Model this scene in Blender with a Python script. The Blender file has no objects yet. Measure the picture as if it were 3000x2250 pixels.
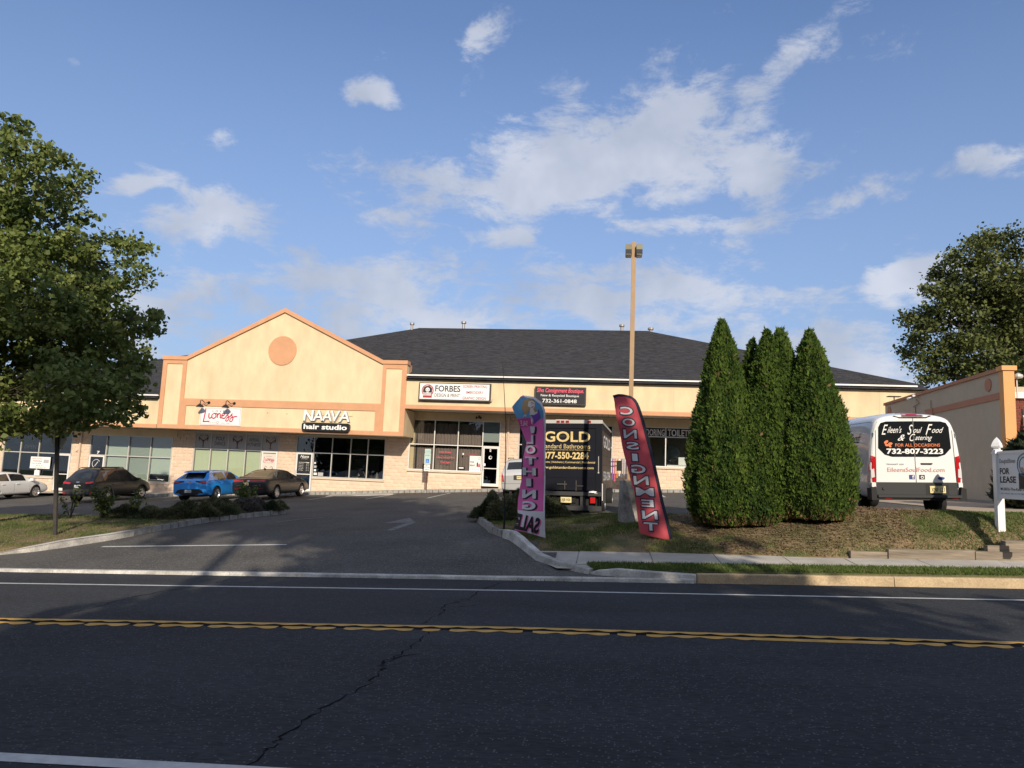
import bpy, math, random
import numpy as np
from mathutils import Vector, Matrix, noise
random.seed(7); rng = np.random.default_rng(7)
PI = math.pi; R = math.radians
SC = bpy.context.scene; COL = SC.collection

# ------------------------------------------------------------------ camera, sky, sun, exposure
cd = bpy.data.cameras.new('camera'); cam = bpy.data.objects.new('camera', cd); COL.objects.link(cam)
cd.sensor_width = 36; cd.lens = 36 * 2081 / 3000; cd.clip_end = 1500; cd.clip_start = .1
cam.matrix_world = Matrix.Translation((0, 0, 1.85)) @ Matrix.Rotation(R(7.8), 4, 'Z') @ Matrix.Rotation(R(90 + 6.9), 4, 'X') @ Matrix.Rotation(R(2.3), 4, 'Z')
SC.camera = cam
SUNV = Vector((.32, -1, .5)).normalized()          # towards the sun
SKY_STRENGTH, SUN_STRENGTH, EXPOSURE = .15, 3.45, .52
W = bpy.data.worlds.new('World'); SC.world = W; W.use_nodes = True
def world():
    nt = W.node_tree; nt.nodes.clear(); N = nt.nodes.new; L = nt.links.new
    out = N('ShaderNodeOutputWorld'); bg = N('ShaderNodeBackground'); bg.inputs[1].default_value = SKY_STRENGTH
    L(bg.outputs[0], out.inputs[0])
    sky = N('ShaderNodeTexSky'); sky.sky_type = 'NISHITA'; sky.sun_disc = False
    sky.sun_elevation = math.asin(SUNV.z); sky.sun_rotation = math.atan2(SUNV.x, SUNV.y)
    sky.air_density = 1.0; sky.dust_density = .35; sky.ozone_density = 2.2
    tc = N('ShaderNodeTexCoord'); sep = N('ShaderNodeSeparateXYZ'); L(tc.outputs['Generated'], sep.inputs[0])
    def m(op, a, b=None, c=None, clamp=False):
        n = N('ShaderNodeMath'); n.operation = op; n.use_clamp = clamp
        for i, v in enumerate((a, b, c)):
            if v is None: continue
            if isinstance(v, (int, float)): n.inputs[i].default_value = v
            else: L(v, n.inputs[i])
        return n.outputs[0]
    x, y, z = sep.outputs
    az = m('ARCTAN2', x, y); el = m('ARCSINE', z)
    cloudlets = [(-0.051,0.413,0.215,0.072,-8,1.0),(0.101,0.439,0.117,0.085,-20,1),(0.227,0.499,0.143,0.036,-38,0.75),(0.093,0.554,0.072,0.026,-30,0.5),(-0.19,0.575,0.075,0.030,-40,0.60),(-0.30,0.385,0.11,0.05,-6,0.8),(-0.33,0.33,0.07,0.025,0,0.7),(0.2,0.40,0.09,0.05,10,0.85),(0.45,0.20,0.05,0.02,-10,0.8),(-0.55,0.32,0.070,0.040,25,0.78),(-0.586,0.279,0.039,0.033,0,0.7),(-0.634,0.329,0.042,0.018,-20,0.95),(-0.547,0.408,0.033,0.014,0,0.75),(-0.346,0.496,0.026,0.023,0,0.66),(-0.342,0.225,0.30,0.075,0,0.72),(-0.40,0.25,0.12,0.03,0,0.8),(-0.15,0.20,0.2,0.05,0,0.62),(0.052,0.24,0.33,0.065,0,0.70),(0.22,0.20,0.14,0.05,0,0.72),(-0.22,0.19,0.10,0.03,0,0.8),(0.394,0.25,0.085,0.025,0,1),(0.319,0.161,0.1,0.033,30,0.85),(0.115,0.335,0.163,0.018,-2,0.75),(-0.148,0.316,0.072,0.02,0,0.75),(0.312,0.357,0.098,0.026,-10,0.55),(0.461,0.372,0.072,0.02,0,0.65),(-0.629,0.174,0.12,0.059,0,0.7),(-0.713,0.437,0.016,0.01,0,0.4)]
    # slow warp so that the banks have ragged outlines
    dz = m('ADD', m('MAXIMUM', z, 0.0), .12)
    cx = m('DIVIDE', x, dz); cy = m('DIVIDE', y, dz)
    comb = N('ShaderNodeCombineXYZ'); L(cx, comb.inputs[0]); L(cy, comb.inputs[1])
    def nz(vec, scale, det, rough, dist=0.):
        n = N('ShaderNodeTexNoise'); n.inputs['Scale'].default_value = scale; n.inputs['Detail'].default_value = det
        n.inputs['Roughness'].default_value = rough; n.inputs['Distortion'].default_value = dist; L(vec, n.inputs['Vector']); return n
    wn = nz(tc.outputs['Generated'], 5.0, 3, .6)
    ws = N('ShaderNodeSeparateColor'); L(wn.outputs['Color'], ws.inputs[0])
    azw = m('ADD', az, m('MULTIPLY', m('SUBTRACT', ws.outputs[0], .5), .16)); elw = m('ADD', el, m('MULTIPLY', m('SUBTRACT', ws.outputs[1], .5), .09))
    tot = None
    for a, e, ra, re, ang, w in cloudlets:
        c, s = math.cos(R(-ang)), math.sin(R(-ang))
        da = m('SUBTRACT', azw, a); de = m('SUBTRACT', elw, e)
        p = m('DIVIDE', m('ADD', m('MULTIPLY', da, c), m('MULTIPLY', de, s)), ra)
        q = m('DIVIDE', m('SUBTRACT', m('MULTIPLY', de, c), m('MULTIPLY', da, s)), re)
        r2 = m('ADD', m('MULTIPLY', p, p), m('MULTIPLY', q, q))
        g = m('MULTIPLY', m('EXPONENT', m('MULTIPLY', r2, -.75)), w)
        tot = g if tot is None else m('MAXIMUM', tot, g)
    # elsewhere: unseen broken cloud, no fixed layout, cover raised for less blue ambient light
    gen = nz(comb.outputs[0], .55, 3, .55)
    behind = m('MULTIPLY', m('MULTIPLY_ADD', gen.outputs[0], 3.0, -.75, clamp=True), m('MULTIPLY_ADD', m('ABSOLUTE', az), 2.5, -2.1, clamp=True))
    tot = m('MAXIMUM', tot, behind)
    n1 = nz(comb.outputs[0], 2.6, 9, .62, .35); mp2 = N('ShaderNodeMapping'); mp2.inputs['Scale'].default_value = (1, 1, 2.1); L(tc.outputs['Generated'], mp2.inputs[0]); n2 = nz(mp2.outputs[0], 12.0, 10, .68, .3)
    fb = m('ADD', m('MULTIPLY', n1.outputs[0], .38), m('MULTIPLY', n2.outputs[0], .62))
    dens = m('ADD', m('MULTIPLY', m('SUBTRACT', fb, .5), 8.4), m('SUBTRACT', m('MULTIPLY', tot, 2.9), .95))
    mr = N('ShaderNodeMapRange'); mr.interpolation_type = 'SMOOTHSTEP'; L(dens, mr.inputs[0]); mr.inputs[1].default_value = 0.; mr.inputs[2].default_value = 1.35
    mr.inputs[3].default_value = 0; mr.inputs[4].default_value = .86
    hz = N('ShaderNodeMapRange'); L(el, hz.inputs[0]); hz.inputs[1].default_value = 0.; hz.inputs[2].default_value = .58; hz.inputs[3].default_value = .85; hz.inputs[4].default_value = 0.
    # cloud colour: sunlit tops, blue-grey bases
    shade = nz(tc.outputs['Generated'], 6.5, 4, .55, .2)
    cr = N('ShaderNodeMixRGB'); L(m('MULTIPLY_ADD', shade.outputs[0], 2.6, -.8, clamp=True), cr.inputs[0]); cr.inputs[1].default_value = (1.95, 2.2, 2.75, 1); cr.inputs[2].default_value = (3.3, 3.45, 3.9, 1)
    tint = N('ShaderNodeMixRGB'); tint.blend_type = 'MULTIPLY'; tint.inputs[0].default_value = 1; L(sky.outputs[0], tint.inputs[1]); tint.inputs[2].default_value = (.68, .68, .76, 1)
    hm = N('ShaderNodeMixRGB'); L(hz.outputs[0], hm.inputs[0]); L(tint.outputs[0], hm.inputs[1]); hm.inputs[2].default_value = (1.25, 1.68, 2.55, 1)
    mx = N('ShaderNodeMixRGB'); L(mr.outputs[0], mx.inputs[0]); L(hm.outputs[0], mx.inputs[1]); L(cr.outputs[0], mx.inputs[2])
    L(mx.outputs[0], bg.inputs[0])
world()
sl = bpy.data.lights.new('sun', 'SUN'); sl.energy = SUN_STRENGTH; sl.angle = R(.53); sl.color = (1., .88, .72)
sun = bpy.data.objects.new('sun', sl); COL.objects.link(sun); sun.rotation_euler = SUNV.to_track_quat('Z', 'Y').to_euler(); sun.location = SUNV * 60
SC.view_settings.view_transform = 'Standard'; SC.view_settings.look = 'None'; SC.view_settings.exposure = EXPOSURE; SC.view_settings.gamma = 1
SC.view_settings.use_curve_mapping = False
try: SC.cycles.max_bounces = 8; SC.cycles.transparent_max_bounces = 16; SC.cycles.caustics_reflective = False; SC.cycles.caustics_refractive = False
except Exception: pass

# ------------------------------------------------------------------ materials
MATS = {}
def mat(name, col, rough=.8, var=.0, scale=3., col2=None, bump=0., bscale=None, metal=0., spec=.4, stretch=(1, 1, 1), speck=None, coat=0., detail=6, var2=0., scale2=40., transl=0., attr=None):
    if name in MATS: return MATS[name]
    M = bpy.data.materials.new(name); M.use_nodes = True; nt = M.node_tree; nt.nodes.clear(); N = nt.nodes.new; L = nt.links.new
    out = N('ShaderNodeOutputMaterial'); b = N('ShaderNodeBsdfPrincipled'); L(b.outputs[0], out.inputs[0])
    b.inputs['Roughness'].default_value = rough; b.inputs['Metallic'].default_value = metal; b.inputs['Specular IOR Level'].default_value = spec
    b.inputs['Coat Weight'].default_value = coat; b.inputs['Coat Roughness'].default_value = .04
    c4 = (*col, 1); b.inputs['Base Color'].default_value = c4; cur = None
    tc = N('ShaderNodeTexCoord'); mp = N('ShaderNodeMapping'); L(tc.outputs['Object'], mp.inputs[0]); mp.inputs['Scale'].default_value = stretch
    def nz(sc, det=detail, rg=.6):
        n = N('ShaderNodeTexNoise'); n.inputs['Scale'].default_value = sc; n.inputs['Detail'].default_value = det; n.inputs['Roughness'].default_value = rg; L(mp.outputs[0], n.inputs[0]); return n
    if attr:
        at = N('ShaderNodeAttribute'); at.attribute_name = attr; mx = N('ShaderNodeMixRGB'); mx.inputs[1].default_value = c4; mx.inputs[2].default_value = (*(col2 or col), 1); L(at.outputs['Fac'], mx.inputs[0]); cur = mx.outputs[0]
    elif var or col2:
        n = nz(scale); mr = N('ShaderNodeMapRange'); mr.inputs[1].default_value = .32; mr.inputs[2].default_value = .68; L(n.outputs[0], mr.inputs[0])
        mx = N('ShaderNodeMixRGB'); L(mr.outputs[0], mx.inputs[0])
        mx.inputs[1].default_value = tuple(v * (1 - var) for v in col) + (1,)
        mx.inputs[2].default_value = (*(col2 or tuple(min(1, v * (1 + var)) for v in col)), 1); cur = mx.outputs[0]
    if var2 and cur:
        n = nz(scale2, 3); hs = N('ShaderNodeHueSaturation'); L(cur, hs.inputs['Color']); mr = N('ShaderNodeMapRange'); L(n.outputs[0], mr.inputs[0]); mr.inputs[1].default_value = .25; mr.inputs[2].default_value = .75
        mr.inputs[3].default_value = 1 - var2; mr.inputs[4].default_value = 1 + var2; L(mr.outputs[0], hs.inputs['Value']); cur = hs.outputs[0]
    if speck:                                   # (scale, threshold, colour)
        v = N('ShaderNodeTexVoronoi'); v.inputs['Scale'].default_value = speck[0]; L(tc.outputs['Object'], v.inputs[0])
        sp = N('ShaderNodeSeparateColor'); L(v.outputs['Color'], sp.inputs[0]); gt = N('ShaderNodeMath'); gt.operation = 'GREATER_THAN'; L(sp.outputs[0], gt.inputs[0]); gt.inputs[1].default_value = speck[1]
        lt = N('ShaderNodeMath'); lt.operation = 'LESS_THAN'; L(v.outputs['Distance'], lt.inputs[0]); lt.inputs[1].default_value = .42
        mu = N('ShaderNodeMath'); mu.operation = 'MULTIPLY'; L(gt.outputs[0], mu.inputs[0]); L(lt.outputs[0], mu.inputs[1])
        mx = N('ShaderNodeMixRGB'); L(mu.outputs[0], mx.inputs[0]); mx.inputs[1].default_value = c4
        if cur: L(cur, mx.inputs[1])
        mx.inputs[2].default_value = (*speck[2], 1); cur = mx.outputs[0]
    if cur: L(cur, b.inputs['Base Color'])
    if bump:
        n = nz(bscale or scale * 6, 5); bp = N('ShaderNodeBump'); bp.inputs['Strength'].default_value = min(1, bump * 20); bp.inputs['Distance'].default_value = bump; L(n.outputs[0], bp.inputs['Height']); L(bp.outputs[0], b.inputs['Normal'])
    if transl:
        t = N('ShaderNodeBsdfTranslucent'); ms = N('ShaderNodeMixShader'); ms.inputs[0].default_value = transl; L(b.outputs[0], ms.inputs[1]); L(t.outputs[0], ms.inputs[2]); L(ms.outputs[0], out.inputs[0])
        t.inputs[0].default_value = c4
        if cur: L(cur, t.inputs[0])
    MATS[name] = M; return M
def glass(name, tint=(.93, .95, .94), base=.035, rough=.01):
    if name in MATS: return MATS[name]
    M = bpy.data.materials.new(name); M.use_nodes = True; nt = M.node_tree; nt.nodes.clear(); N = nt.nodes.new; L = nt.links.new
    out = N('ShaderNodeOutputMaterial'); t = N('ShaderNodeBsdfTransparent'); t.inputs[0].default_value = (*tint, 1)
    g = N('ShaderNodeBsdfGlossy'); g.inputs['Roughness'].default_value = rough; g.inputs[0].default_value = (.9, .93, .95, 1)
    lw = N('ShaderNodeLayerWeight'); lw.inputs[0].default_value = .25; ma = N('ShaderNodeMath'); ma.operation = 'ADD'; ma.inputs[1].default_value = base; ma.use_clamp = True
    L(lw.outputs['Fresnel'], ma.inputs[0]); ms = N('ShaderNodeMixShader'); L(ma.outputs[0], ms.inputs[0]); L(t.outputs[0], ms.inputs[1]); L(g.outputs[0], ms.inputs[2]); L(ms.outputs[0], out.inputs[0])
    MATS[name] = M; return M
m_asph = mat('road asphalt', (.034, .036, .040), .88, .22, .8, bump=.006, bscale=70, speck=(48, .88, (.11, .115, .12)), var2=.42, scale2=34, spec=.25, stretch=(.3, 1, 1))
m_lot = mat('lot asphalt', (.100, .094, .086), .92, .20, .5, bump=.006, bscale=45, speck=(34, .88, (.23, .21, .185)), var2=.35, scale2=18, spec=.2)
m_tar = mat('tar', (.006, .006, .007), .9, spec=.1)
m_white_line = mat('white road paint', (.55, .55, .53), .75, .14, 8)
m_worn = mat('worn road paint', (.36, .36, .35), .85, .35, 6, col2=(.10, .10, .10))
m_yellow = mat('yellow road paint', (.60, .34, .08), .75, .22, 6)
m_orange_line = mat('faded orange paint', (.30, .13, .05), .85, .3, 5)
m_conc = mat('concrete', (.44, .41, .36), .92, .16, 1.6, bump=.003, bscale=40, var2=.12, scale2=50)
m_kerb = mat('weathered kerb concrete', (.50, .48, .44), .92, .38, 2.2, bump=.01, bscale=14, var2=.25, scale2=30)
m_kerb_y = mat('sandy kerb concrete', (.46, .35, .215), .95, .16, 3, bump=.008, bscale=30, var2=.25, scale2=35)
m_belg = mat('granite kerb block', (.30, .285, .26), .9, .3, 6, bump=.012, bscale=18)
m_soil = mat('mulch and dry soil', (.105, .068, .042), .97, .35, 2.6, col2=(.15, .105, .06), bump=.03, bscale=22, var2=.45, scale2=26)
m_turf = mat('turf', (.07, .095, .028), .95, .4, .8, col2=(.13, .12, .05), bump=.02, bscale=24, var2=.35, scale2=25)
m_field = mat('distant ground', (.06, .075, .03), .97, .3, .1)
m_cream = mat('cream stucco', (.69, .55, .345), .93, .06, .7, bump=.0015, bscale=60, var2=.11, scale2=1.6, stretch=(1, 1, .45))
m_peach = mat('orange stucco', (.585, .31, .17), .93, .05, .9, bump=.0015, bscale=60, var2=.05, scale2=3)
m_cream2 = mat('beige stucco', (.50, .42, .31), .93, .05, .7, bump=.002, bscale=40, var2=.04, scale2=4)
m_terra = mat('terracotta stucco', (.46, .225, .14), .93, .05, .9, bump=.002, bscale=40)
m_peach2 = mat('bright orange stucco', (.70, .36, .15), .93, .05, .9)
m_mortar = mat('mortar', (.72, .58, .45), .95, .05, 4)
m_block = [mat('split block %s' % k, c, .95, .07, 5, bump=.010, bscale=16, var2=.10, scale2=26) for k, c in zip('abc', [(.65, .50, .375), (.67, .525, .395), (.63, .48, .36)])]
m_alu = mat('pale aluminium frame', (.56, .54, .50), .45, metal=.2)
m_alu_w = mat('white door frame', (.70, .68, .64), .4)
m_gutter = mat('white gutter', (.80, .78, .73), .4)
m_soffit = mat('soffit panel', (.52, .49, .44), .6)
m_shing = [mat('shingle %s' % k, c, .95, .18, 4, var2=.25, scale2=40, spec=.2) for k, c in zip('abcd', [(.046, .046, .050), (.054, .054, .058), (.038, .038, .042), (.062, .062, .065)])]
m_dark = mat('dark room', (.035, .033, .032), .9, .2, 2)
m_floor_in = mat('shop floor', (.10, .085, .07), .6)
m_black = mat('black plastic', (.012, .012, .013), .45)
m_blackm = mat('matt black', (.018, .018, .019), .75)
m_white = mat('white panel', (.78, .77, .74), .5)
m_poster = mat('pale grey poster', (.42, .415, .42), .6)
m_glass = glass('shop glass'); m_glass_dark = glass('dark shop glass', (.62, .66, .65), .05)
m_curtain = mat('brown curtain', (.22, .165, .150), .9, .1, 3)
m_blind = mat('pale green blind', (.44, .50, .42), .7)
m_vblind = mat('yellow green vertical blind', (.53, .57, .36), .8)
m_tint = mat('tinted car glass', (.012, .014, .016), .03, spec=.6, coat=.3)
m_tyre = mat('tyre rubber', (.014, .014, .014), .85)
m_rim = mat('silver rim', (.50, .50, .51), .28, metal=.85)
m_rimd = mat('dark wheel recess', (.015, .015, .016), .6)
m_red = mat('red tail light', (.42, .012, .015), .18, coat=.6)
m_clear = mat('clear light lens', (.62, .60, .60), .15, coat=.5)
m_chrome = mat('chrome', (.65, .65, .66), .12, metal=1.)
m_bark = mat('bark', (.10, .078, .06), .95, .3, 4, bump=.03, bscale=18, stretch=(1, 1, .3))
m_wood = mat('weathered timber', (.235, .195, .15), .95, .3, 3, bump=.01, bscale=20, stretch=(.3, 4, 4), var2=.25, scale2=10)
m_pole = mat('tan painted steel', (.36, .235, .13), .6, .08, 2)
m_steel = mat('dark steel post', (.05, .045, .04), .7, .3, 6)
m_signback = mat('bare aluminium sign back', (.52, .52, .50), .5)
m_stopred = mat('stop sign red', (.50, .02, .03), .5)
m_pvc = mat('white vinyl', (.80, .80, .80), .35)
m_ink = mat('black ink', (.02, .02, .022), .6); m_inkw = mat('white ink', (.80, .79, .76), .6); m_inkr = mat('dark red ink', (.34, .045, .05), .6)
m_inkb = mat('brown ink', (.17, .065, .035), .6); m_rose = mat('crimson ink', (.50, .02, .09), .6); m_pinkneon = mat('hot pink letters', (.85, .10, .16), .5)
m_gold = mat('gold lettering', (.66, .50, .22), .4, .2, 3); m_teal = mat('teal ink', (.08, .25, .32), .6)

# ------------------------------------------------------------------ mesh helpers
class MB:
    def __init__(s): s.v = []; s.f = []; s.m = []
    def add(s, vs, fs, mi=0):
        o = len(s.v); s.v += [tuple(p) for p in vs]; s.f += [tuple(i + o for i in f) for f in fs]; s.m += [mi] * len(fs); return s
    def box(s, x0, x1, y0, y1, z0, z1, mi=0, M=None):
        vs = [Vector((x, y, z)) for x in (x0, x1) for y in (y0, y1) for z in (z0, z1)]
        if M: vs = [M @ v for v in vs]
        return s.add(vs, [(0, 1, 3, 2), (4, 6, 7, 5), (0, 4, 5, 1), (2, 3, 7, 6), (0, 2, 6, 4), (1, 5, 7, 3)], mi)
    def prism(s, pts, axis, a, b, mi=0):           # polygon pts in the other two axes, extruded along axis a..b
        def P(p, t): q = [0, 0, 0]; o = [i for i in range(3) if i != axis]; q[o[0]] = p[0]; q[o[1]] = p[1]; q[axis] = t; return q
        n = len(pts); vs = [P(p, a) for p in pts] + [P(p, b) for p in pts]
        return s.add(vs, [tuple(range(n))[::-1], tuple(range(n, 2 * n))] + [(i, (i + 1) % n, n + (i + 1) % n, n + i) for i in range(n)], mi)
    def tube(s, pts, r, n=6, mi=0, cap=True):
        pts = [Vector(p) for p in pts]; rs = r if isinstance(r, (list, tuple)) else [r] * len(pts); vs = []; fs = []
        for i, p in enumerate(pts):
            d = (pts[min(i + 1, len(pts) - 1)] - pts[max(i - 1, 0)]).normalized()
            u = d.orthogonal().normalized() if abs(d.z) > .9 else d.cross(Vector((0, 0, 1))).normalized(); w = d.cross(u)
            vs += [p + (u * math.cos(2 * PI * k / n) + w * math.sin(2 * PI * k / n)) * rs[i] for k in range(n)]
        for i in range(len(pts) - 1):
            for k in range(n): fs.append((i * n + k, i * n + (k + 1) % n, (i + 1) * n + (k + 1) % n, (i + 1) * n + k))
        if cap: fs += [tuple(range(n))[::-1], tuple(range((len(pts) - 1) * n, len(pts) * n))]
        return s.add(vs, fs, mi)
    def lathe(s, prof, c=(0, 0, 0), n=16, axis=2, mi=0):
        vs = []; fs = []
        for r, h in prof:
            for k in range(n):
                a, b = r * math.cos(2 * PI * k / n), r * math.sin(2 * PI * k / n)
                q = [(h, a, b), (a, h, b), (a, b, h)][axis]; vs.append((c[0] + q[0], c[1] + q[1], c[2] + q[2]))
        for i in range(len(prof) - 1):
            for k in range(n): fs.append((i * n + k, i * n + (k + 1) % n, (i + 1) * n + (k + 1) % n, (i + 1) * n + k))
        fs += [tuple(range(n))[::-1], tuple(range((len(prof) - 1) * n, len(prof) * n))]
        return s.add(vs, fs, mi)
    def mesh(s, name, mats, off=(0, 0, 0), smooth=False):
        me = bpy.data.meshes.new(name); me.from_pydata([(p[0] - off[0], p[1] - off[1], p[2] - off[2]) for p in s.v], [], s.f)
        for q in (mats if isinstance(mats, (list, tuple)) else [mats]): me.materials.append(q)
        if any(s.m): me.polygons.foreach_set('material_index', s.m)
        if smooth: me.shade_smooth()
        me.update(); return me
    def part(s, name, mats, parent=None, smooth=False, world=True, **props):
        off = wloc(parent) if (world and parent) else (0, 0, 0)
        return link(name, s.mesh(name, mats, off, smooth), parent, **props)
def wloc(o):
    v = Vector((0, 0, 0))
    while o: v += o.location; o = o.parent
    return v
def link(name, me, parent=None, **props):
    o = bpy.data.objects.new(name, me); COL.objects.link(o)
    if parent: o.parent = parent
    for k, v in props.items(): o[k] = v
    return o
def thing(name, label, cat, loc=(0, 0, 0), rz=0, group=None):
    o = bpy.data.objects.new(name, None); COL.objects.link(o); o.location = loc; o.rotation_euler = (0, 0, rz); o['label'] = label; o['category'] = cat
    if group: o['group'] = group
    o.empty_display_size = .3; return o
def struct(name, mb, mats, parent=None, kind='structure', smooth=False):
    o = mb.part(name, mats, parent, smooth)
    if not parent: o['kind'] = kind
    return o
def fastmesh(name, V, F, mats, mi=None, attr=None, smooth=False):   # numpy arrays; F (n,k)
    me = bpy.data.meshes.new(name); n, k = F.shape; me.vertices.add(len(V)); me.vertices.foreach_set('co', V.astype(np.float32).ravel())
    me.loops.add(n * k); me.loops.foreach_set('vertex_index', F.astype(np.int32).ravel()); me.polygons.add(n)
    me.polygons.foreach_set('loop_start', np.arange(0, n * k, k, dtype=np.int32)); me.polygons.foreach_set('loop_total', np.full(n, k, np.int32))
    for q in (mats if isinstance(mats, (list, tuple)) else [mats]): me.materials.append(q)
    if mi is not None: me.polygons.foreach_set('material_index', mi.astype(np.int32))
    me.update(calc_edges=True)
    if attr is not None:
        a = me.attributes.new('tone', 'FLOAT', 'FACE'); a.data.foreach_set('value', attr.astype(np.float32))
    if smooth: me.shade_smooth()
    return me
# text: built once at the end (one depsgraph update), each fitted into its own box through a mapping (0..1, 0..1) -> point
TEXTS = []
def text(s, fn, material, parent, name='lettering', bold=0., shear=0., mirror=False, cuts=0, world=True, cat=None, space=1.):
    c = bpy.data.curves.new(name, 'FONT'); c.body = s; c.offset = bold; c.shear = shear; c.resolution_u = 3; c.space_character = space; c.align_x = 'CENTER'
    c.materials.append(material); o = bpy.data.objects.new(name, c); COL.objects.link(o); TEXTS.append((o, fn, material, parent, name, mirror, cuts, world))
def planar(o, u, v):        # o lower-left corner, u width vector, v height vector
    o, u, v = Vector(o), Vector(u), Vector(v); return lambda a, b: o + u * a + v * b
def front(x0, x1, z0, z1, y): return planar((x0, y, z0), (x1 - x0, 0, 0), (0, 0, z1 - z0))
def flush_texts():
    import bmesh
    dg = bpy.context.evaluated_depsgraph_get(); dg.update()
    for o, fn, material, parent, name, mirror, cuts, world in TEXTS:
        me = bpy.data.meshes.new_from_object(o.evaluated_get(dg)); me.name = name
        n = len(me.vertices); co = np.empty(n * 3, np.float32); me.vertices.foreach_get('co', co); co = co.reshape(-1, 3)
        if n:
            lo, hi = co[:, :2].min(0), co[:, :2].max(0); sp = np.maximum(hi - lo, 1e-6)
            bm = bmesh.new(); bm.from_mesh(me)
            if cuts:
                bmesh.ops.triangulate(bm, faces=bm.faces[:])
                for _ in range(cuts):
                    es = [e for e in bm.edges if e.calc_length() > .12]
                    if not es: break
                    bmesh.ops.subdivide_edges(bm, edges=es, cuts=1); bmesh.ops.triangulate(bm, faces=bm.faces[:])
            off = wloc(parent) if world and parent else Vector((0, 0, 0))
            for v in bm.verts:
                a, b = (v.co.x - lo[0]) / sp[0], (v.co.y - lo[1]) / sp[1]
                if mirror: a = 1 - a
                v.co = Vector(fn(a, b)) - off
            if mirror: bmesh.ops.reverse_faces(bm, faces=bm.faces[:])
            bm.to_mesh(me); bm.free()
        q = link(name, me, parent); bpy.data.objects.remove(o)

# ------------------------------------------------------------------ ground heights
def interp(x, xs, ys):
    if x <= xs[0]: return ys[0]
    for i in range(1, len(xs)):
        if x <= xs[i]: t = (x - xs[i - 1]) / (xs[i] - xs[i - 1]); return ys[i - 1] + t * (ys[i] - ys[i - 1])
    return ys[-1]
GX = [-120,-60,-40,-33,-25,-20,-15,-11,-6,-2,1,5,9,14,25,60]
GY = [13.4,18,22,31,39]
GZ = [[-3.2,-3.1,-3.,-2.8,-2.6],[-2.5,-2.4,-2.2,-2.0,-1.7],[-1.77,-1.6,-1.4,-1.2,-.9],[-1.47,-1.3,-1.1,-.9,-.7],[-1.12,-.95,-.8,-.6,-.4],[-.9,-.65,-.5,-.25,-.1],[-.69,-.4,-.22,.0,.12],[-.52,-.17,-.02,.2,.38],[-.30,.1,.25,.5,.66],[-.13,.38,.48,.68,.82],[.0,.62,.70,.83,.93],[.17,.88,.98,1.02,1.07],[.34,1.24,1.28,1.24,1.25],[.55,1.52,1.52,1.48,1.45],[1.0,1.95,1.95,1.9,1.9],[2.2,3.0,3.0,3.0,3.0]]
def lot(x, y):
    zr = [interp(x, GX, [r[j] for r in GZ]) for j in range(5)]; return interp(y, GY, zr)
RX = [-400,-80,-40,40,80,400]; RZ = [-3.2,-3.0,-1.72,1.72,3.0,3.2]
def road(x, y): return interp(x, RX, RZ) - .02 * abs(y - 8.5)
YC = [(-3.9,20.6),(-1.5,21.4),(.8,20.),(4,18.6),(6.5,17.3),(8.2,16.6),(14,16.2)]
def yc(x): return interp(x, [p[0] for p in YC], [p[1] for p in YC])
def ysb(x): return interp(x, [-1.6,1,4.8,5,14], [15.9,15.75,15.4,15.46,15.46])
def slabb(x): return interp(x, [-1.6,1,4.8,14], [15.9,15.75,15.3,15.26])
def side(x, y): return .043 * x + .06 + .05 * (y - 13.4)
def lawn(x, y):
    y0 = ysb(x); y1 = yc(x); t = min(1, max(0, (y - y0) / (y1 - y0))); z0 = side(x, y0) + .01; z1 = lot(x, y1) + .05 + .27 * max(0, min(1, (x - 2) / 3)) + .10 * max(0, min(1, x + 1))
    return z0 + (z1 - z0) * (1 - (1 - t) ** 2.3)
def inpoly(x, y, poly):
    c = False; j = len(poly) - 1
    for i in range(len(poly)):
        xi, yi = poly[i]; xj, yj = poly[j]
        if (yi > y) != (yj > y) and x < (xj - xi) * (y - yi) / (yj - yi) + xi: c = not c
        j = i
    return c
def sheet(xs, ys, fn, keep=None, dz=0.):
    mb = MB(); nx, ny = len(xs), len(ys)
    vs = [(x, y, fn(x, y) + dz) for y in ys for x in xs]
    fs = []
    for j in range(ny - 1):
        for i in range(nx - 1):
            if keep and not keep(.5 * (xs[i] + xs[i + 1]), .5 * (ys[j] + ys[j + 1])): continue
            fs.append((j * nx + i, j * nx + i + 1, (j + 1) * nx + i + 1, (j + 1) * nx + i))
    return mb.add(vs, fs)
def fr(a, b, s): n = max(1, round((b - a) / s)); return [a + (b - a) * i / n for i in range(n + 1)]
def polyfill(poly, fn, res, drop=.3, dz=0.):     # a clipped grid over a polygon (delaunay), edges dropped as a skirt
    from mathutils.geometry import delaunay_2d_cdt
    pts = []; n = len(poly); edge = []
    for i in range(n):
        a, b = Vector(poly[i]), Vector(poly[(i + 1) % n]); k = max(1, int((b - a).length / res)); edge += [a.lerp(b, t / k) for t in range(k)]
    pts = list(edge); ne = len(edge)
    x0, x1 = min(p.x for p in edge), max(p.x for p in edge); y0, y1 = min(p.y for p in edge), max(p.y for p in edge)
    for x in fr(x0, x1, res):
        for y in fr(y0, y1, res):
            if inpoly(x, y, poly) and min((Vector((x, y)) - e).length for e in edge) > res * .5: pts.append(Vector((x, y)))
    v, e, f, *_ = delaunay_2d_cdt(pts, [], [list(range(ne))], 1, 1e-5)
    mb = MB(); mb.add([(p.x, p.y, fn(p.x, p.y) + dz) for p in v], [tuple(q) for q in f])
    if drop:
        m = len(edge); mb.add([(p.x, p.y, fn(p.x, p.y) + dz) for p in edge] + [(p.x, p.y, fn(p.x, p.y) + dz - drop) for p in edge], [(i, m + i, m + (i + 1) % m, (i + 1) % m) for i in range(m)])
    return mb
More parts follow.
